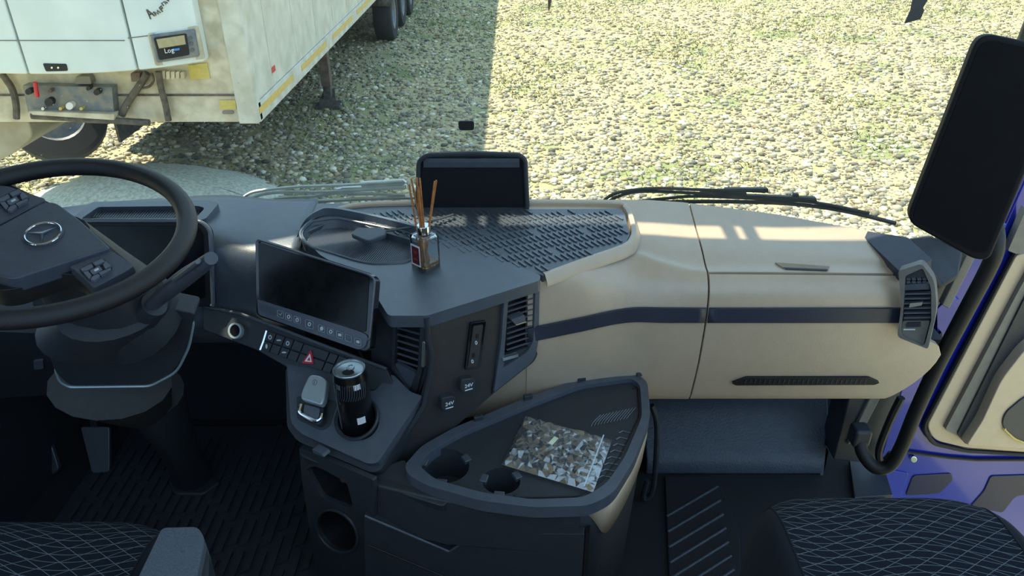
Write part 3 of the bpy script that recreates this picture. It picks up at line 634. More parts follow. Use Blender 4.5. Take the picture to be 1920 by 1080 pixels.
# parking brake lever
pb = thing('parking_brake_lever', 'silver parking brake lever on the console shelf', 'brake lever', PSH.pt(585, 790))
PL_ = Plane(PSH.pt(590, 750, .03), PSH.n+Vector((0, .02, 0)))
obj('lever_stem', MB().plate(PSH, rp([(562, 748), (606, 752), (606, 788), (596, 797), (560, 780)], 6), .022, .024), 'black_plastic', pb, bevel=.003)
obj('lever_cap', MB().plate(PL_, rp([(580, 701), (600, 703), (613, 712), (608, 750), (602, 760), (562, 748), (566, 730)], 8), .014, .02), 'silver_paint', pb, bevel=.005, seg=3)
obj('lever_insert', MB().plate(PSH, rp([(570, 757), (600, 765), (598, 782), (592, 786), (568, 775)], 5), .030, .012), 'button_grey', pb, bevel=.002)
obj('lever_ring', MB().tube(spline([PSH.pt(u, v, .030) for u, v in ((565, 758), (562, 772), (572, 780), (592, 789), (602, 784), (604, 776))], 4), .0042, 8), 'chrome', pb, smooth=True)
q = PL_.pt(590, 717, .0142); ringp = [PL_.pt(u, v, .0142) for u, v in ell(590, 717, 4.2, 5, 16)]
obj('park_mark', MB().tube(ringp, .0005, 4, closed=True).tube([PL_.pt(589, 720, .0143), PL_.pt(589.4, 714, .0143)], .0005, 4), 'hose', pb)
# ------------------------------------------------------------------ touch display
SD = P3(*[CAM+(Vector(p)-CAM)*.935 for p in ((-.603, 1.61, .86), (-.30, 1.436, .86), (-.60, 1.533, .71))])
ds = thing('touch_display', 'black centre touch display with a row of grey keys', 'display', SD.pt(590, 620, -.02))
obj('display_body', MB().plate(SD, rp([(478, 447, 10), (690, 514, 8), (704, 524, 8), (694, 655, 10), (684, 660, 10), (480, 592, 10)], 8), 0, .018), 'gloss_black', ds, bevel=.003)
obj('display_bezel', MB().tube([SD.pt(u, v, .001) for u, v in rp([(479, 448, 10), (692, 515, 8), (703, 524, 8), (692, 640, 8)], 8)], .0022, 6), 'button_grey', ds)
obj('screen', MB().plate(SD, rp([(484, 454), (692, 521), (686, 624), (486, 558)], 6), .001, .002), 'screen_glass', ds)
ks = obj('key_strip', MB().plate(SD, rp([(482, 561, 3), (676, 622, 4), (690, 630, 8), (684, 652, 10), (672, 656, 6), (484, 590, 6)], 5), .003, .004), 'button_grey', ds, bevel=.001)
for i, (u, v) in enumerate(((493, 577), (510, 583), (526, 589), (541, 594), (557, 600), (580, 608), (603, 616), (620, 622), (637, 628), (653, 634), (671, 641))):
    w = 6.5 if i != 5 else 8; 
    k = obj('key', MB().plate(SD, rp([(u-w, v-w*1.35), (u+w, v-w*.75), (u+w, v+w*1.35), (u-w, v+w*.75)], 2), .0045, .003), 'grey_plastic', ks, bevel=.0006)
    obj('key_outline', MB().tube([SD.pt(a, b, .0048) for a, b in rp([(u-w*.9, v-w*1.2), (u+w*.9, v-w*.65), (u+w*.9, v+w*1.2), (u-w*.9, v+w*.65)], 2)], .0003, 4, closed=True), 'icon', ks) if i > 1 else None
    if i in (3, 4, 5, 6, 7): obj('key_mark', MB().plate(SD, ell(u, v, 3.2, 4, 12), .005, .001, [ell(u, v, 1.7, 2.2, 8)] if i != 6 else ()), 'icon', ks)
    elif i == 2: obj('key_mark', MB().tube([SD.pt(u-3, v-1, .005), SD.pt(u, v+2, .005), SD.pt(u+3, v-3, .005)], .0006, 4), 'icon', ks)
    elif i > 7: obj('key_mark', MB().plate(SD, rp([(u-3, v-3), (u+3, v-2), (u+3, v+3), (u-3, v+2)], 1), .005, .001), 'button_grey' if i == 9 else 'icon', ks)
# ------------------------------------------------------------------ things on the dash
cc_ = thing('camera_cover', 'black hooded camera cover standing at the foot of the windscreen', 'camera cover', (-.1, 1.75, .872))
PCm = Plane((0, 1.775, .9), (0, -1, .12))
obj('cover_back', MB().plate(PCm, rp([(783, 302, 12), (800, 290, 8), (888, 287), (976, 290, 8), (986, 300, 12), (991, 394), (780, 394)], 8), 0, .03), 'deep_black', cc_, bevel=.004)
obj('cover_rim', MB().tube([PCm.pt(u, v, .01) for u, v in rp([(783, 394), (785, 302, 10), (800, 291, 8), (888, 288), (975, 291, 8), (985, 300, 10), (989, 394)], 8)], .006, 8), 'black_plastic', cc_, smooth=True)
obj('cover_face', MB().prism([PCm.pt(u, v, .002) for u, v in rp([(791, 300), (888, 295), (978, 300), (983, 392), (788, 392)], 6)], PCm.n*.004), 'monitor_black', cc_)
obj('cover_ledge', MB().grid([[PCm.pt(u, v, o_) for u in range(794, 980, 12)] for v, o_ in ((297, .006), (304, .016), (314, .010))]), 'grey_plastic', cc_, smooth=True)
sq = [G_(u, v, .004) for u, v in rp([(859, 226), (889, 226), (889, 243), (861, 243)], 5)]
tag(obj('windscreen_sensor', MB().prism(sq, (0, -.006, 0)), 'deep_black'), 'small black rectangular sensor stuck on the windscreen', 'sensor')
# reed diffuser
BX = at(797, 517, z=TOPZ(1.40)+.0145); bz = BX.z
rd = thing('reed_diffuser', 'square glass reed diffuser bottle with wooden sticks and red label', 'diffuser', (BX.x, BX.y, bz))
Rz = Matrix.Rotation(math.radians(-42), 3, 'Z'); s = .047; bh = .088
bc = Vector((BX.x, BX.y+.028, bz+.0012))
o = obj('bottle', MB().box(bc+Vector((0, 0, bh/2)), (s, s, bh), Rz), 'glass', rd, bevel=.004, seg=3)
i_ = obj('bottle_hollow', MB().box(bc+Vector((0, 0, bh/2+.006)), (s-.008, s-.008, bh-.022), Rz), 'glass', rd, bevel=.004)
i_.data.flip_normals()
obj('perfume', MB().box(bc+Vector((0, 0, .019)), (s-.0085, s-.0085, .009), Rz), 'amber', rd)
ft = bc+Vector((0, 0, bh))
obj('collar', MB().lathe([(.001, .018), (.008, .018), (.0145, .020), (.0155, .017), (.0155, .002), (.013, .0), (.008, .0)], ft, 28), 'chrome', rd, smooth=True)
for du, dv, wgt in ((767, 346, 1), (771, 335, 1), (781, 333, 1), (787, 334, 1), (784, 350, .8), (818, 338, 1), (815, 340, 1)):
    tip = at(du, dv, y=bc.y+random.uniform(-.012, .012)); obj('reed', MB().tube([bc+Vector((random.uniform(-.008, .008), random.uniform(-.006, .006), .016)), tip], .0021, 6), 'reed', rd)
ln_ = Rz @ Vector((0, -1, 0)); le = Rz @ Vector((1, 0, 0))
def lab(name, w, h, off, m_, par):
    c = bc+ln_*(s/2+off)+Vector((0, 0, bh*.48))-le*.004; return obj(name, MB().prism([c+le*a+Vector((0, 0, b)) for a, b in ((-w, -h), (w, -h), (w, h), (-w, h))], ln_*.0005), m_, par)
lb = lab('label', .0145, .025, .0004, 'paper', rd); lab('label_print', .0115, .021, .001, 'label_red', lb)
c = bc+ln_*(s/2+.0016)+Vector((0, 0, bh*.48))-le*.004
for dz, w in ((.010, .006), (.006, .004), (-.009, .007)): obj('label_line', MB().prism([c+le*a+Vector((0, 0, b+dz)) for a, b in ((-w, -.0008), (w, -.0008), (w, .0008), (-w, .0008))], ln_*.0002), mat('label_line_red', (.4, .08, .08), .5) if 'label_line_red' not in M else 'label_line_red', lb)
# flat clip holder standing in the oval tray
ph = thing('phone_mount', 'flat black mount plate leaning over the oval dash tray on a thin arm', 'phone mount', PT.pt(690, 450, -.01))
obj('mount_plate', MB().plate(Plane(PT.pt(690, 440, .022), (0, -.12, 1)), rp([(657, 438, 5), (668, 427, 4), (715, 425, 5), (725, 433, 5), (722, 440, 5), (690, 452, 8)], 5), .008, .012), 'grey_plastic', ph, bevel=.003)
obj('mount_stem', MB().tube([PT.pt(695, 450, -.012), PT.pt(692, 441, .02)], .010, 10), 'black_plastic', ph)
obj('mount_arm', MB().tube([PT.pt(720, 434, .026), PT.pt(780, 424, .026), PT.pt(850, 402, .024)], .0045, 8, flat=.5), 'black_plastic', ph)
# can
cn = thing('drink_can', 'tall black drink can with an opened silver top in the cup holder', 'can', (c0.x, c0.y, c0.z-.03))
top = at(654, 690, y=c0.y+.004); r = .036; zt = top.z; KR = 1.16; zb = c0.z-.035; cb_ = Vector((c0.x-.001, c0.y+.004, 0)); ax = (top-Vector((cb_.x, cb_.y, zb))).normalized(); hh = (zt-zb)
mat('can_black', (.012, .013, .016), .28, .5, coat=.3)
obj('can_body', MB().lathe([(.001, .004), (.026, .0), (.031, .006), (r, .014), (r, hh-.024), (r-.001, hh-.018), (.0325, hh-.004)], (cb_.x, cb_.y, zb), 36, ax), 'can_black', cn, smooth=True)
lid = obj('can_lid', MB().lathe([(.0325, hh-.005), (.0340, hh-.001), (.0332, hh), (.0315, hh-.001), (.0300, hh-.006), (.0285, hh-.0045), (.001, hh-.0045)], (cb_.x, cb_.y, zb), 36, ax), 'silver', cn, smooth=True)
tc_ = Vector((cb_.x, cb_.y, zb))+ax*(hh-.0040); PTC = Plane(tc_, ax)
obj('mouth_hole', MB().prism([tc_+Vector((.000+.0125*math.cos(a), -.010+.009*math.sin(a), .0004)) for a in [k*.3 for k in range(21)]], (0, 0, .0004)), 'deep_black', lid)
obj('pull_tab', MB().holed([tc_+Vector((.001+.0085*math.cos(a), .008+.012*math.sin(a), .002)) for a in [k*.3 for k in range(21)]], [[tc_+Vector((.001+.005*math.cos(a), .011+.0055*math.sin(a), .002)) for a in [k*.5 for k in range(12)]]], (0, 0, -.001)), 'silver', lid)
def canpt(a, hgt, rr=r+.0003): return Vector((cb_.x, cb_.y, zb))+ax*hgt+Vector((rr*math.sin(a), -rr*math.cos(a), 0))
def canpatch(a0, a1, h0, h1, m_, nm): obj(nm, MB().grid([[canpt(a0+(a1-a0)*i/5+(.0), h) for i in range(6)] for h in (h0, h1)]), m_, cn, solid=.0003)
canpatch(.25, .75, .045, .062, 'paper', 'can_sticker'); canpatch(.35, .75, hh-.034, hh-.021, 'paper', 'can_mark'); canpatch(-.75, -.45, hh-.034, hh-.022, 'silver', 'can_mark')
mb = MB()
for k in range(-7, 9): mb.tube([canpt(k*.14, hh-.022), canpt(k*.14-.1, hh-.05), canpt(k*.14-.22, hh-.06)], .0006, 4)
obj('can_stripes', mb, 'grey_plastic', cn)
obj('can_seam', MB().tube([canpt(-1.05, .02), canpt(-1.05, hh-.03)], .0012, 5), 'silver', cn)
# ------------------------------------------------------------------ lower storage unit with cup-holder table
su = thing('storage_console', 'black storage console with tray top, cup wells and drawers', 'storage console', (-.05, 1.35, 0))
ZT = .52; PTb = Plane((0, 0, ZT), (0, 0, 1))
outp = rp([(758, 872, 12), (790, 836, 14), (850, 802, 12), (985, 746, 14), (1090, 708, 20), (1190, 697, 8), (1214, 716, 8), (1220, 780, 16), (1190, 860, 14), (1150, 925, 20), (1105, 948, 20), (1000, 951, 20), (900, 938, 20), (800, 910, 16), (765, 890, 12)], 10, 5)
inp = rp([(785, 872, 12), (812, 842, 12), (866, 812, 10), (990, 760, 14), (1090, 722, 18), (1185, 709, 8), (1200, 722, 8), (1204, 780, 14), (1172, 855, 14), (1138, 905, 16), (1095, 932, 16), (1000, 936, 16), (905, 923, 16), (815, 898, 14)], 10, 5)
cupA, cupB = ell(836, 873, 44, 32, 24), ell(940, 902, 36, 25, 24)
obj('tray_rim', MB().plate(PTb, outp, .012, .030, [inp]), 'grey_plastic', su, bevel=.004)
mat('tray_rubber', (.026, .030, .038), .5, bump=.3, bscale=500)
obj('tray_top', MB().plate(PTb, inp, .0, .02, [cupA, cupB]), 'tray_rubber', su)
for i, (cu, ce) in enumerate(((cupA, (836, 873)), (cupB, (940, 902)))):
    pts = [PTb.pt(u, v, 0) for u, v in cu]; c = sum(pts, Vector())/len(pts); rr = sum((p-c).length for p in pts)/len(pts)
    w = obj('cup_well', MB().add(pts+[p+(c-p)*.1+Vector((0, 0, -.075)) for p in pts], [(k, (k+1) % 24, (k+1) % 24+24, k+24) for k in range(24)]+[tuple(range(24, 48))]), 'black_plastic', su, smooth=True)
    for a in (0.5, 2.9, 4.6):
        d = Vector((math.cos(a), math.sin(a), 0)); e = c+d*rr*.95; obj('grip_tab', MB().box(e+Vector((0, 0, -.004)), (.016, .022, .010), Matrix.Rotation(a, 3, 'Z')), 'rubber', w, bevel=.002)
mid = [PTb.pt(u, v, .0) for u, v in rp([(872, 850), (912, 862), (922, 880), (890, 898), (868, 905), (862, 880)], 8)]
for k in range(12):
    obj('tray_rib', MB().tube([PTb.pt(1108+k*6, 800-k*1.3, .001), PTb.pt(1112+k*6.2, 792-k*1.3, .001), PTb.pt(1126+k*6, 778-k*1.3, .001)], .0016, 5), 'rubber_rib', su)
for k in range(8):
    obj('tray_rib', MB().tube([PTb.pt(1182-k*4.5, 812+k*12, .001), PTb.pt(1168-k*5.5, 808+k*12, .001), PTb.pt(1160-k*5.5, 812+k*12, .001)], .0016, 5), 'rubber_rib', su)
for u, v in ((897, 784), (990, 745), (1090, 711), (1200, 700)):
    obj('clip', MB().box(PTb.pt(u, v, .016), (.022, .010, .014), Matrix.Rotation(.35, 3, 'Z')), 'black_plastic', su, bevel=.002)
obj('tray_groove', MB().tube([PTb.pt(u, v, .001) for u, v in rp([(960, 933), (1085, 930), (1130, 900), (1165, 850), (1198, 780), (1194, 722)], 10)], .0018, 5), 'deep_black', su)
# walls of the unit
A_, B_, C1, D1 = Vector((-.473, 1.277, 0)), Vector((-.30, 1.165, 0)), Vector((-.14, 1.128, 0)), Vector((.139, 1.10, 0))
E1, F1, G1 = Vector((.19, 1.115, 0)), Vector((.315, 1.37, 0)), Vector((.335, 1.53, 0))
def wall(name, pts, z0, z1, matn, th=.02, inset=0, bev=.006):
    poly = [p.copy() for p in pts]; outer = [Vector((p.x, p.y, z0)) for p in poly]; c = Vector((-.05, 1.5, 0))
    inner_ = [Vector((p.x, p.y, z0))+(Vector((c.x, c.y, z0))-Vector((p.x, p.y, z0))).normalized()*th for p in reversed(poly)]
    return obj(name, MB().prism(outer+inner_, (0, 0, z1-z0)), matn, su, bevel=bev, seg=3)
rnd = [D1, D1.lerp(E1, .35)+Vector((.008, -.012, 0)), D1.lerp(E1, .7)+Vector((.010, -.009, 0)), E1]
wall('front_upper', [B_+Vector((-.0, .012, 0)), C1, D1], .375, .506, 'black_plastic', .03)
bp_ = spline([PTb.pt(u, v, -.012) for u, v in ((1090, 950), (1122, 944), (1150, 925), (1190, 860), (1218, 786), (1216, 745), (1208, 712))], 5); rows = []; rows2 = []
for k, p in enumerate(bp_):
    q_ = (Vector((-.05, 1.5, 0))-Vector((p.x, p.y, 0))).normalized(); t = min(1, k/11); t = t*t*(3-2*t)
    rows.append([(p.x+q_.x*o_, p.y+q_.y*o_, z) for z, o_ in ((.506, .002), (.500-.05*t, .002), (.494-.105*t, .006))])
    rows2.append([(p.x+q_.x*o_, p.y+q_.y*o_, z) for z, o_ in ((.505, .006), (.40, .010), (.0, .03))])
obj('side_panel', MB().grid(rows), 'beige', su, solid=.006, smooth=True); obj('corner_lower', MB().grid(rows2), 'black_plastic', su, solid=.01, smooth=True)
PLF = P3((A_.x, A_.y, 0), (B_.x, B_.y, 0), (A_.x, A_.y, .4))
pock1 = rp([(573, 878, 8), (594, 874, 8), (650, 905, 10), (662, 950, 8), (650, 952, 6), (604, 934, 10)], 8); pock2 = ell(632, 996, 46, 32, 24, math.radians(48))
obj('pocket_wall', MB().plate(PLF, rp([(560, 838, 8), (700, 900), (700, 1250), (612, 1200), (566, 900)], 4), 0, .012, [pock1, pock2]), 'black_plastic', su, bevel=.003)
for pk in (pock1, pock2):
    P_ = [PLF.pt(u, v, -.003) for u, v in pk]; k_ = len(P_)
    obj('pocket', MB().add(P_+[p-PLF.n*.07 for p in P_], [(i, (i+1) % k_, (i+1) % k_+k_, i+k_) for i in range(k_)]+[tuple(range(k_, 2*k_))]), 'deep_black', su, smooth=True)
obj('pocket_edge', MB().tube([PLF.pt(u, v, .002) for u, v in pock2], .004, 8, closed=True), 'black_plastic', su, smooth=True)
obj('upper_ledge', MB().plate(Plane((-.3, 1.2, .505), (-.1, -.25, 1)), rp([(560, 836, 6), (592, 828), (700, 880), (760, 860), (770, 892), (850, 930), (830, 950), (690, 905), (563, 855)], 8), 0, .025), 'black_plastic', su, bevel=.006)
PFR = P3((B_.x, B_.y, 0), (D1.x, D1.y, 0), (B_.x, B_.y, .4))
dr = obj('drawer_front', MB().plate(PFR, rp([(682, 965, 4), (842, 1032, 3), (890, 1000, 3), (1096, 1002, 4), (1080, 1260), (690, 1260)], 4), .004, .02), 'black_plastic', su, bevel=.003)
obj('drawer_recess', MB().plate(PFR, [(676, 930), (1100, 985), (1100, 1060), (676, 1060)], -.03, .006), 'deep_black', su)
obj('drawer_edge', MB().tube([PFR.pt(u, v, .007) for u, v in ((684, 967), (842, 1034), (890, 1003))], .003, 6), 'grey_plastic', dr)
obj('drawer_groove', MB().tube([PFR.pt(u, v, .006) for u, v in ((690, 1022), (830, 1080), (900, 1110))], .002, 6), 'deep_black', dr)
obj('front_panel', MB().plate(PFR, [(1098, 1000), (1106, 998), (1092, 1260), (1082, 1260)], .0, .02), 'deep_black', su)
obj('latch', MB().plate(PLF, rp([(584, 842), (604, 852), (608, 858), (588, 850)], 2), .016, .02), 'grey_plastic', su, bevel=.001)
obj('console_inner', MB().prism([(-.36, 1.36, .0), (-.2, 1.26, 0), (.1, 1.2, 0), (.26, 1.5, 0), (-.36, 1.6, 0)], (0, 0, .42)), 'deep_black', su)
# zip bag
bg = thing('zip_bag', 'clear crumpled zip bag lying on the console tray', 'plastic bag', PTb.pt(1040, 860, .002))
q0, q1, q2, q3 = [PTb.pt(u, v, .003) for u, v in ((986, 782), (1148, 827), (1112, 925), (940, 873))]
def bagp(s_, t_): return (q0*(1-s_)+q1*s_)*(1-t_)+(q3*(1-s_)+q2*s_)*t_
for lay, base, nu, nv_ in ((0, .003, 18, 14), (1, .006, 22, 17)):    # two layers of film, creased into small flat facets
    vs_, fs_ = [], []
    for i in range(nu+1):
        for j in range(nv_+1):
            e = 0 if i in (0, nu) or j in (0, nv_) else 1; ls = .7 if i < nu*.88 else .15
            vs_.append(bagp((i+e*random.uniform(-.42, .42))/nu, (j+e*random.uniform(-.42, .42))/nv_)+Vector((0, 0, .003+e*(base+ls*random.random()**1.6*.008))))
    for i in range(nu):
        for j in range(nv_):
            a, b, c, d = i*(nv_+1)+j, (i+1)*(nv_+1)+j, (i+1)*(nv_+1)+j+1, i*(nv_+1)+j+1
            fs_ += [(a, b, c), (a, c, d)] if random.random() < .5 else [(a, b, d), (b, c, d)]
    obj('film', MB().add(vs_, fs_), 'bag_film', bg)
obj('zip_seal', MB().tube([bagp(.90, t/10)+Vector((0, 0, .010)) for t in range(11)], .0016, 6), mat('zip_white', (.6, .68, .75), .4), bg)
obj('bag_slip', MB().box(bagp(.42, .38)+Vector((0, 0, .012)), (.010, .026, .002), Matrix.Rotation(-.6, 3, 'Z')), mat('slip', (.75, .8, .55), .6), bg)
obj('bag_scrap', MB().box(bagp(.2, .22)+Vector((0, 0, .010)), (.012, .016, .002), Matrix.Rotation(.5, 3, 'Z')), 'grey_trim', bg)
# ------------------------------------------------------------------ right end vent, end cap
PV = P3(at(1690, 510, y=1.515), at(1758, 500, y=1.48), at(1700, 640, y=1.48))
ev_h = rp([(1697, 518, 5), (1730, 503, 5), (1746, 540, 12), (1746, 600), (1733, 650, 8), (1688, 630, 8), (1694, 570)], 5)
ev_f = rp([(1684, 508, 5), (1728, 494, 8), (1752, 525, 14), (1757, 580, 20), (1740, 655, 6), (1682, 632, 8), (1690, 570, 10)], 6)
ev = obj('end_vent', MB().plate(PV, ev_f, .022, .03, [ev_h]), 'grey_trim', db, bevel=.004)
obj('vent_duct', MB().plate(PV, ev_h, -.006, .004), 'deep_black', ev)
obj('vent_hood', MB().plate(PV, rp([(1697, 519), (1729, 504), (1738, 520), (1698, 521)], 2), .018, .01), 'black_plastic', ev)
for k in range(2):
    for j in range(4): obj('upper_cell', MB().plate(PV, [(1699+j*10, 522+k*6), (1706+j*10, 521+k*6), (1708+j*10, 525+k*6), (1701+j*10, 526+k*6)], .012, .004), 'button_grey', ev)
obj('vent_bridge', MB().plate(PV, [(1695, 534), (1742, 531), (1744, 543), (1695, 545)], .017, .012), 'grey_plastic', ev, bevel=.001)
for k in range(6): obj('slat', MB().plate(PV, [(1695, 550+k*9), (1745, 549+k*9), (1745, 552+k*9), (1694, 553+k*9)], .014, .012), 'button_grey', ev)
obj('vent_knob', MB().plate(PV, rp([(1706, 569), (1730, 567), (1728, 573), (1704, 577)], 2), .024, .012), 'silver', ev, bevel=.001)
obj('vent_lower', MB().plate(PV, rp([(1692, 602), (1744, 602), (1732, 647, 6), (1689, 628, 6)], 4), .012, .012), 'grey_trim', ev, bevel=.001)
obj('vent_slider', MB().plate(PV, rp([(1699, 606), (1726, 605), (1726, 613), (1698, 614)], 2), .018, .008), 'black_plastic', ev, bevel=.001)
obj('vent_line', MB().plate(PV, [(1694, 617), (1716, 617), (1716, 619), (1694, 619)], .014, .003), 'white_print', ev)
PEC = P3(at(1610, 432, y=1.71), at(1700, 446, y=1.64), at(1690, 506, y=1.535))
obj('end_cap', MB().plate(PEC, rp([(1605, 430), (1702, 445), (1748, 486), (1728, 497), (1686, 508)], 3), .008, .03), 'strip_blue', db, bevel=.004)
obj('pillar_foot', MB().add([at(1700, 446, y=1.66), at(1745, 438, y=1.66), at(1810, 470, y=1.62), at(1800, 520, y=1.58), at(1765, 540, y=1.56), at(1740, 490, y=1.56)], [(0, 1, 2, 3, 4, 5)]), 'black_plastic', db, solid=.03, bevel=.01)
# ------------------------------------------------------------------ mirror monitor on the right pillar
PMn = Plane((.86, 1.36, 1.15), (-.32, -.95, .1))
mm = thing('mirror_monitor', 'tall black camera-mirror monitor on the right windscreen pillar', 'monitor', PMn.pt(1800, 480))
mo = rp([(1836, 60, 34), (1990, 92, 30), (1980, 190, 20), (1856, 488, 26), (1828, 488, 16), (1698, 415, 26)], 26, 8)
obj('monitor_case', MB().plate(PMn, mo, 0, .035), 'monitor_black', mm, bevel=.006, seg=3)
obj('monitor_glass', MB().plate(PMn, rp([(1842, 72, 28), (1980, 102, 24), (1968, 190), (1850, 474, 20), (1830, 474, 14), (1708, 412, 20)], 20, 6), .002, .002), mat('monitor_glass', (.008, .008, .010), .6, spec=.08), mm)
obj('monitor_arm', MB().tube([PMn.pt(1850, 300, -.03), PMn.pt(1850, 290, -.12), (1.06, 1.58, 1.25)], .02, 10), 'black_plastic', mm, smooth=True)
# ornaments hanging above
p1 = at(1712, 40, y=1.62); p2 = at(1722, 12, y=1.62)
pn = tag(obj('hanging_pennant', MB().prism([at(u, v, y=1.62) for u, v in ((1697, 44), (1708, 20), (1712, 0), (1722, -420), (1730, -420), (1740, 0), (1731, 14), (1733, 20), (1726, 36))], (0, .004, 0)), 'black_plastic'), 'dark tattered pennant hanging at the top right of the windscreen', 'pennant')
tag(obj('tassel', MB().tube([at(1030, -420, y=1.66), at(1031, -60, y=1.66), at(1031, 0, y=1.66), at(1029, 20, y=1.66)], [.003, .004, .004, .001], 8), 'rust'), 'thin reddish tassel tip hanging at the top middle of the windscreen', 'tassel')
# ------------------------------------------------------------------ wipers outside the glass
def wiper(name, label, rods, blade, blocks, cm):
    w = thing(name, label, 'wiper', at(*blade[len(blade)//2], y=1.9), 'windscreen wipers')
    Yo = lambda u: Yw((u-960)/F*1.9)+.075
    pt = lambda q: at(q[0], q[1], y=Yo(q[0]))
    for r_ in rods: obj('wiper_arm', MB().tube(spline([pt(q) for q in r_], 4), .0045, 6), cm, w, smooth=True)
    obj('blade', MB().tube(spline([pt(q) for q in blade], 4), .007, 6, flat=.8), cm, w, smooth=True)
    for a in blocks: obj('blade_clip', MB().prism([pt(q) for q in a], (0, .012, 0)), cm, w)
wiper('wiper', 'pale sunlit wiper resting left of the camera cover', [[(450, 376), (470, 362), (500, 356), (560, 350), (640, 347), (755, 340)], [(460, 376), (495, 364), (540, 360), (620, 359), (760, 352)], [(490, 378), (530, 371), (590, 368), (640, 362), (760, 366)]],
      [(520, 381), (580, 378), (680, 373), (780, 370)], [[(675, 343), (755, 338), (762, 343), (756, 347), (678, 351)], [(630, 355), (642, 353), (642, 361), (630, 362)], [(650, 362), (700, 360), (700, 366), (652, 367)], [(640, 352), (762, 348), (762, 354), (640, 359)]], 'wiper_sunlit')
wiper('wiper', 'long dark wiper resting in front of the glove box side', [[(1128, 380), (1150, 364), (1190, 356), (1240, 353), (1320, 356), (1430, 358)], [(1135, 380), (1190, 360), (1300, 362), (1420, 370), (1530, 374)], [(1190, 378), (1250, 372), (1310, 368), (1450, 374), (1530, 380), (1630, 400)]],
      [(1165, 381), (1240, 379), (1360, 378), (1480, 382), (1580, 395), (1680, 419)], [[(1360, 354), (1440, 354), (1441, 361), (1432, 362), (1360, 358)], [(1316, 358), (1400, 362), (1400, 372), (1310, 369)], [(1395, 366), (1530, 371), (1532, 377), (1395, 373)], [(1488, 364), (1498, 364), (1498, 374), (1488, 374)]], 'wiper_dark')
# ------------------------------------------------------------------ steering wheel and column
WC = Vector((-.785, 1.168, 1.091)); wn = Vector((.113, -math.sin(.1805), math.cos(.1805))).normalized(); PW = Plane(WC, wn)
sw = thing('steering_wheel', 'black steering wheel with silver star emblem turned to the right', 'steering wheel', WC-wn*.06)
e1 = Vector((0, 1, 0)).cross(wn).normalized(); e2 = wn.cross(e1)
obj('rim', MB().tube([WC+(e1*math.cos(a)+e2*math.sin(a))*.215 for a in [2*math.pi*k/72 for k in range(72)]], .0175, 14, closed=True, flat=.95, up=wn), 'leather', sw, smooth=True)
obj('spokes', MB().plate(PW, rp([(-75, 330, 10), (-20, 336, 20), (20, 346, 14), (85, 375, 20), (140, 404, 20), (205, 460, 20), (256, 502, 10), (238, 520, 6), (176, 546, 6), (150, 518, 14), (115, 512, 14), (30, 542, 20), (-10, 545, 20), (-60, 500, 20), (-70, 450, 14), (-90, 420, 10)], 10, 5), -.010, .035), 'leather', sw, bevel=.008, seg=3)
obj('airbag_cover', MB().plate(PW, rp([(-60, 455, 14), (80, 379, 14), (104, 378, 12), (150, 412, 14), (207, 464, 6), (192, 469, 8), (24, 523, 14), (-40, 505, 20)], 10, 6), .010, .03), 'hub_plastic', sw, bevel=.009, seg=4)
for poly, bp in (([(-70, 345), (14, 348, 8), (88, 373, 8), (-30, 436), (-80, 400)], (25, 372)), ([(207, 469, 6), (252, 498, 6), (234, 510, 6), (176, 540, 6), (140, 506, 14), (128, 500, 14)], (181, 502))):
    k_ = obj('spoke_cover', MB().plate(PW, rp(poly, 6), .004, .02), 'hub_plastic', sw, bevel=.004)
    u, v = bp; base = rp([(u-34, v+2, 6), (u+10, v-20, 6), (u+30, v-4, 6), (u+28, v+4, 6), (u-4, v+26, 6), (u-14, v+24, 6)], 6)
    obj('button_pad', MB().plate(PW, base, .0055, .006), 'deep_black', k_, bevel=.001)
    for pts in ([(-31, 2), (-10, -8), (-6, -2), (-17, 4), (-26, 6)], [(-8, -10), (10, -18), (16, -12), (-2, -4)], [(17, -13), (28, -4), (16, 2), (12, -6)], [(16, 4), (27, 0), (26, 4), (8, 14), (4, 9)], [(3, 11), (7, 15), (-4, 24), (-12, 22), (-8, 16)], [(-25, 8), (-16, 6), (-9, 14), (-14, 21)], [(-13, 5), (5, -4), (11, 3), (-4, 12), (-9, 11)]):
        obj('wheel_button', MB().plate(PW, rp([(u+a, v+b) for a, b in pts], 1.5), .009, .005), 'button_grey', k_, bevel=.0006)
    obj('button_mark', MB().plate(PW, rp([(u-5, v+4), (u+3, v), (u+5, v+3), (u-3, v+7)], 1), .0095, .002), 'icon', k_)
em = obj('emblem', MB().plate(PW, ell(80, 436, 42, 25, 32, math.radians(-12)), .0112, .004), 'hub_plastic', sw)
ring = [PW.pt(u, v, .013) for u, v in ell(80, 438, 35, 19.5, 36, math.radians(-14))]
obj('emblem_ring', MB().tube(ring, .0022, 8, closed=True), 'chrome', em, smooth=True)
mb = MB(); c = (79, 437)
for tip, sd in (((49, 436), (0, 3.2)), ((110, 424), (1.5, 3)), ((78, 456), (3.2, 0))):
    a = PW.pt(*c, .017); b = PW.pt(*tip, .0125); l = PW.pt(c[0]+sd[0], c[1]+sd[1], .0125); r_ = PW.pt(c[0]-sd[0], c[1]-sd[1], .0125); mb.add([a, b, l, r_], [(0, 1, 2), (0, 3, 1), (2, 1, 3)])
obj('emblem_star', mb, 'silver', em)
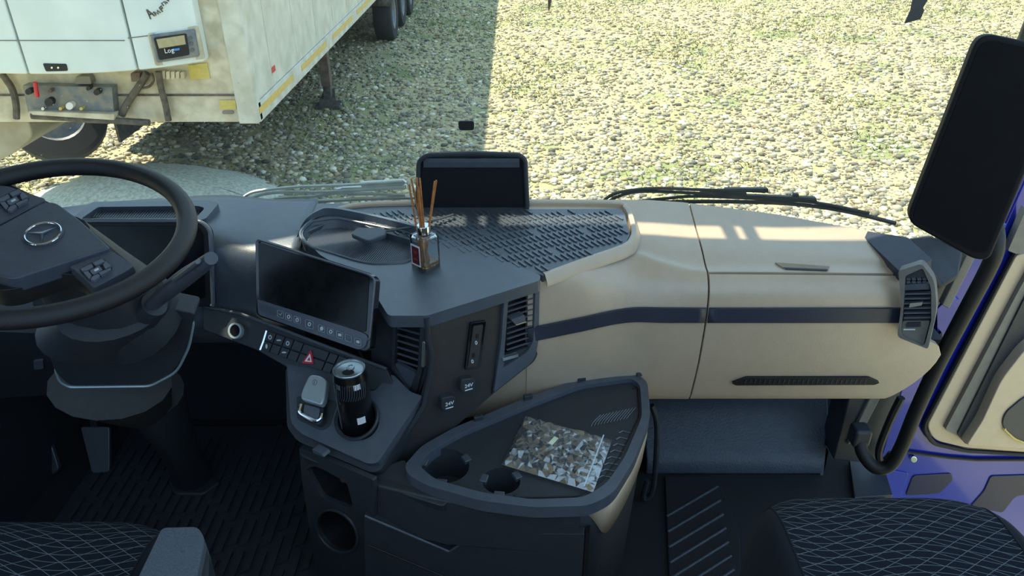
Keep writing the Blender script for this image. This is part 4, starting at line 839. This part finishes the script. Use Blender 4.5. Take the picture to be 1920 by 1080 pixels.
# steering column with stalk and lower shroud
sc_ = thing('steering_column', 'black steering column with stalk and knee cover under the wheel', 'steering column', (-.70, 1.66, 0))
obj('column_neck', MB().tube([WC-wn*.02, WC+Vector((.0, .06, -.13)), WC+Vector((.02, .14, -.26))], [.06, .085, .10], 20), 'black_plastic', sc_, smooth=True)
PCv = P3(at(100, 600, y=1.28), at(360, 600, y=1.30), at(200, 725, y=1.33))
obj('knee_cover', MB().plate(PCv, rp([(66, 596), (200, 560, 20), (300, 575, 20), (366, 588), (352, 650, 20), (330, 695, 20), (280, 722, 14), (130, 724, 12), (104, 700, 10)], 8), 0, .05), 'black_plastic', sc_, bevel=.008, seg=3)
obj('knee_trim', MB().tube([PCv.pt(u, v, -.004) for u, v in rp([(102, 688), (112, 716, 8), (130, 726, 8), (282, 724, 12), (332, 697, 16), (355, 650, 14), (364, 600)], 10)], [.0035]*26+[.0025]*9 if False else .003, 6), 'silver_paint', sc_, smooth=True)
for u, v in ((93, 651), (218, 648)): obj('cover_screw', MB().plate(PCv, ell(u, v, 9, 5, 14), .002, .006), 'gloss_black', sc_)
obj('column_bowl', MB().tube([PCv.pt(205, 600, .02), PCv.pt(215, 575, .06)], [.13, .10], 24, flat=.6), 'black_plastic', sc_, smooth=True)
ps = [at(270, 590, y=1.24), at(300, 558, y=1.22), at(345, 522, y=1.20), at(385, 494, y=1.19)]
obj('column_stalk', MB().tube(spline(ps, 5), [.016, .016, .017, .018, .019, .020, .021, .022, .023, .0235, .0235, .023, .022, .021, .020, .018][:16], 14, flat=.7), 'hub_plastic', sc_, smooth=True)
obj('stalk_tip', MB().tube([at(380, 497, y=1.188), at(396, 484, y=1.184)], [.020, .017], 12, flat=.7), 'hub_plastic', sc_, smooth=True)
obj('stalk_switch', MB().tube([at(328, 524, y=1.178), at(372, 490, y=1.165)], .008, 10, flat=.5), 'button_grey', sc_, smooth=True)
obj('stalk_collar', MB().tube([at(262, 596, y=1.25), at(290, 570, y=1.225)], [.035, .024], 16), 'black_plastic', sc_, smooth=True)
fl = at(362, 915, z=0)
obj('column_trunk', MB().tube([at(285, 735, y=1.50), at(330, 830, y=1.60), (fl.x, fl.y+.02, .02)], [.075, .05, .055], 16), 'black_plastic', sc_, smooth=True)
obj('trunk_boot', MB().prism([at(u, v, z=.0) for u, v in rp([(318, 915), (330, 940), (385, 940), (418, 915), (395, 890), (330, 890)], 8)], (0, 0, .03)), 'black_plastic', sc_, bevel=.008)
obj('column_cowl', MB().tube([at(205, 720, y=1.42), at(265, 770, y=1.50)], [.15, .08], 16, flat=.6), 'grey_trim' if False else 'panel_dark', sc_, smooth=True)
for px, nm, lbl in (([(52, 800), (82, 790), (110, 880), (96, 892)], 'brake_pedal', 'dark brake pedal left of the steering trunk'), ([(150, 800), (205, 800), (205, 885), (172, 888)], 'accelerator_pedal', 'dark wide pedal beside the steering trunk')):
    pd = thing(nm, lbl, 'pedal', at(px[3][0], px[3][1], y=1.75)); PPd = P3(at(*px[0], y=1.80), at(*px[1], y=1.80), at(*px[3], y=1.72))
    obj('pedal_plate', MB().plate(PPd, rp(px, 6), 0, .015), 'rubber', pd, bevel=.004); obj('pedal_arm', MB().tube([PPd.pt((px[0][0]+px[1][0])/2, px[0][1]+8, -.01), PPd.pt((px[0][0]+px[1][0])/2-6, px[0][1]-60, -.06)], .012, 8), 'black_plastic', pd)
PKN = P3((-1.3, 1.50, .70), (-.9, 1.50, .70), (-1.3, 1.58, .45))
obj('knee_panel', MB().plate(PKN, rp([(-200, 615), (90, 625), (112, 700), (108, 740), (-200, 760)], 8), 0, .02), 'black_plastic', db, bevel=.006)
obj('knee_switch', MB().plate(PKN, rp([(62, 678), (80, 676), (82, 692), (64, 694)], 3), .006, .008), 'button_grey', db, bevel=.001)
# ------------------------------------------------------------------ floor mats, foot ramp
fm = tag(obj('floor_mat', MB().prism([(-1.3, .6, .001), (-.52, .6, .001), (-.50, 1.45, .001), (-.56, 1.95, .001), (-1.3, 1.95, .001)], (0, 0, .012)), 'floor_rubber', bevel=.004), "black ribbed rubber mat on the driver's side floor", 'floor mat')
mb = MB()
for i in range(24):
    x = -1.26+.031*i; y = .95+(.06 if i % 2 else 0)
    while y < 1.80:
        l = random.choice((.10, .13, .16)); sx_ = .0105
        mb.prism([(x-sx_, y, .013), (x+sx_, y+.012, .013), (x+sx_, y+l-.004, .013), (x-sx_+.004, y+l, .013)], (0, 0, .009)); y += l+.014
obj('mat_ribs', mb, 'floor_rubber', fm, kind='stuff')
fm2 = tag(obj('floor_mat', MB().prism([at(u, v, z=.001) for u, v in ((1246, 897), (1345, 897), (1385, 1000), (1400, 1300), (1262, 1300))], (0, 0, .01)), 'carpet', bevel=.003), 'black carpet mat with diagonal ribs before the passenger seat', 'floor mat')
for k in range(9):
    a = at(1250+k*2, 968+k*29, z=.012); b = at(1346+k*5, 912+k*26, z=.012); obj('rib', MB().tube([a, b], .0045, 6, flat=.7), 'vinyl', fm2)
PR0, PR1 = 1.735, 1.86
ra = thing('foot_ramp', 'dark grained foot ramp below the glove box', 'foot ramp', (.65, 1.8, 0))
xa, xb = at(1222, 890, z=0).x, at(1540, 890, z=0).x
rows = [[(xa-.02+(xb-xa+.02)*t-(.0 if t < 1 else -.0)+e*t, y, z) for t in [k/12 for k in range(13)]] for y, z, e in ((1.733, .004, 0), (1.735, .035, .0), (1.745, .055, .004), (1.765, .07, .008), (1.84, .145, .03), (1.88, .185, .035), (1.90, .19, .035), (1.91, .20, .035), (1.93, .20, .035), (1.95, .24, .035), (1.98, .30, .035))]
obj('ramp_cover', MB().grid(rows), 'vinyl', ra, solid=.02, bevel=.006)
obj('ramp_end', MB().prism([(xb-.005, 1.733, .0), (xb+.05, 1.84, .0), (xb+.05, 1.98, .0), (xb+.05, 1.98, .28), (xb+.03, 1.86, .16)], (.01, 0, 0)), 'black_plastic', ra)
obj('lower_bulkhead', MB().box((.75, 1.95, .34), (.95, .03, .28)), 'strip_blue', ra)
mb = MB().prism([at(u, v, z=.002) for u, v in ((1590, 868), (1650, 862), (1672, 935), (1600, 940))], (0, 0, .015)); struct('trim_6', mb, 'black_plastic', bevel=.003)
o = tag(obj('seat_rail', MB().tube(spline([at(u, v, y=1.62) for u, v in ((1222, 760), (1232, 800), (1228, 890), (1222, 925), (1212, 935), (1206, 930), (1214, 900))], 4), .008, 8), 'black_plastic', smooth=True), 'thin dark wire bracket beside the storage console foot', 'bracket')
# ------------------------------------------------------------------ seats
def seat(name, label, xc, hw, yf, zt, ang=0):
    s_ = thing(name, label, 'seat', (xc, yf-.35, 0))
    pf = spline([(0, yf-.05, zt-.22), (0, yf-.005, zt-.12), (0, yf-.012, zt-.05), (0, yf-.055, zt-.008), (0, yf-.15, zt+.004), (0, yf-.45, zt-.008), (0, yf-.85, zt-.01)], 5)
    def pos(s, p):
        a = abs(s); return (xc+hw*s, p.y-.16*a**5, p.z+.010*(a/.8)**2-(.12*max(0, (a-.78)/.22)**2))
    cols = {'cushion_fabric': np.linspace(-.74, .74, 21), 'bolster_a': np.linspace(-1, -.745, 9), 'bolster_b': np.linspace(.745, 1, 9)}
    for n_, cs in cols.items():
        obj('cushion_fabric' if n_[0] == 'c' else 'bolster', MB().grid([[pos(c, p) for p in pf] for c in cs]), 'seat_fabric' if n_[0] == 'c' else 'seat_bolster', s_, smooth=True)
    for sg in (-1, 1): obj('piping', MB().tube([pos(sg*.743, p) for p in pf], .0022, 5), 'seat_bolster', s_, smooth=True)
    obj('seat_base', MB().box((xc, yf-.45, (zt-.2)/2), (hw*1.5, .6, zt-.2)), 'black_plastic', s_, bevel=.02)
    return s_
seat('passenger_seat', 'dark patterned passenger seat cushion at the lower right', .745, .290, 1.19, .505)
dsat = seat('driver_seat', "dark patterned driver's seat cushion with armrest at the lower left", -.875, .325, 1.035, .60)
PA = Plane((-.5, .9, .68), (0, -.06, 1))
obj('armrest', MB().plate(PA, rp([(303, 988, 10), (372, 986, 12), (384, 1010, 10), (365, 1100), (330, 1400), (130, 1400), (254, 1090)], 10, 5), 0, .06), 'arm_grey', dsat, bevel=.010, seg=3)
obj('armrest_hinge', MB().plate(PA, rp([(376, 1000), (392, 1040), (386, 1300), (340, 1300)], 6), -.02, .05), 'black_plastic', dsat, bevel=.006)
# ------------------------------------------------------------------ open passenger door and grab handle
PDo = P3((1.18, 1.75, .07), (1.575, 1.78, .07), (1.25, 1.75, .824))
d1 = struct('door_1', MB().plate(PDo, [(1640, 930), (1695, 840), (1885, 420), (1925, 330), (2300, 200), (2300, 1300), (1905, 1000), (1700, 985)], 0, .05), 'blue_paint', bevel=.006)
obj('inner_panel', MB().plate(PDo, rp([(1738, 800, 12), (1906, 478, 8), (2250, 430), (2250, 860), (1920, 848), (1810, 840, 10), (1752, 826, 14)], 8, 5), .02, .02), 'beige', d1, bevel=.008, seg=3)
obj('panel_seal', MB().tube([PDo.pt(u, v, .012) for u, v in rp([(1915, 455), (1899, 482, 6), (1731, 800, 12), (1748, 831, 14), (1810, 845, 10), (1940, 853)], 8, 5)], .007, 8), 'seal', d1, smooth=True)
obj('grey_shade_band', MB().plate(PDo, rp([(1772, 806), (1910, 545), (1990, 400), (1990, 545), (1870, 690), (1798, 818)], 5), .034, .02), 'grey_trim', d1, bevel=.006)  # shadowed stretch of the door panel, put in as a grey plate
obj('dark_band', MB().plate(PDo, rp([(1795, 815), (1920, 562), (2000, 420), (2000, 640), (1925, 640), (1872, 702), (1838, 782), (1812, 835)], 6), .040, .02), 'black_plastic', d1, bevel=.004)
obj('door_pocket', MB().plate(PDo, rp([(1812, 836), (1842, 790), (1878, 712, 20), (1925, 652, 20), (2000, 605), (2000, 846)], 8, 5), .07, .05), 'beige', d1, bevel=.015, seg=3)
obj('pocket_mouth', MB().plate(PDo, rp([(1878, 800, 12), (1884, 775, 14), (1920, 745, 12), (1990, 720), (1990, 850), (1920, 832, 12)], 10, 5), .075, .01), 'strip_blue', d1, bevel=.004)
obj('pocket_edge', MB().tube([PDo.pt(u, v, .077) for u, v in rp([(1880, 802), (1900, 822), (1925, 832)], 6)], .003, 8), 'yellow_tape_lit_edge', d1, smooth=True)  # orange light along the pocket edge, put in as an amber tube
obj('frame_trim', MB().plate(PDo, rp([(1890, 470), (1925, 390), (1925, 476), (1905, 476)], 3), .03, .02), 'grey_trim', d1, bevel=.003)
obj('frame_line', MB().tube([PDo.pt(u, v, .006) for u, v in ((1690, 846), (1780, 858), (1830, 862), (1930, 862))], .005, 6), 'seal', d1)
obj('door_bolt', MB().plate(PDo, ell(1714, 862, 6, 6, 14), .012, .012), 'chrome', d1, bevel=.002)
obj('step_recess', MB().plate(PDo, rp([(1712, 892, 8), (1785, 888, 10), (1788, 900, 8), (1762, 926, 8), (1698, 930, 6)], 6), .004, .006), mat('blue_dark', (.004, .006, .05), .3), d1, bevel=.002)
obj('step_web', MB().plate(PDo, rp([(1660, 880), (1704, 888), (1690, 930), (1668, 930)], 4), .006, .008), 'blue_paint', d1, bevel=.002)
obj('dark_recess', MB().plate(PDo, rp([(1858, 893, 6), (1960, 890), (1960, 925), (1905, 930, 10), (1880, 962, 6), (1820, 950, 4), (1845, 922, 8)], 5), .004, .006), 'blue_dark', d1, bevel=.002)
obj('hinge', MB().plate(Plane((0, 1.70, 0), (0, -1, 0)), rp([(1757, 580), (1772, 566), (1800, 560), (1800, 572), (1765, 640), (1758, 646)], 4), 0, .05), 'blue_paint', d1, bevel=.003)
obj('jamb', MB().plate(Plane((0, 1.74, 0), (0, -1, 0)), [(1640, 900), (1700, 700), (1765, 590), (1850, 440), (1890, 420), (1780, 640), (1700, 840)], 0, .02), 'blue_paint', d1, bevel=.003)
obj('hinge_cap', MB().plate(Plane((0, 1.69, 0), (0, -1, 0)), rp([(1752, 640), (1766, 622), (1768, 645), (1760, 650)], 2), 0, .03), 'deep_black', d1)
gh = thing('grab_handle', 'long black grab handle beside the open passenger door', 'grab handle', (1.05, 1.62, .1))
pth = [at(1612, 815, y=1.66), at(1617, 848, y=1.63), at(1640, 876, y=1.60), at(1668, 872, y=1.59), at(1690, 838, y=1.585), at(1718, 770, y=1.575), at(1760, 680, y=1.56), at(1810, 585, y=1.545), at(1850, 510, y=1.535), at(1866, 470, y=1.53), at(1866, 430, y=1.55), at(1850, 395, y=1.60)]
obj('handle_bar', MB().tube(spline(pth, 6), .0185, 14), 'seal', gh, smooth=True)
for p in (pth[0], pth[-1]): obj('handle_mount', MB().box(p, (.05, .05, .06)), 'black_plastic', gh, bevel=.01)
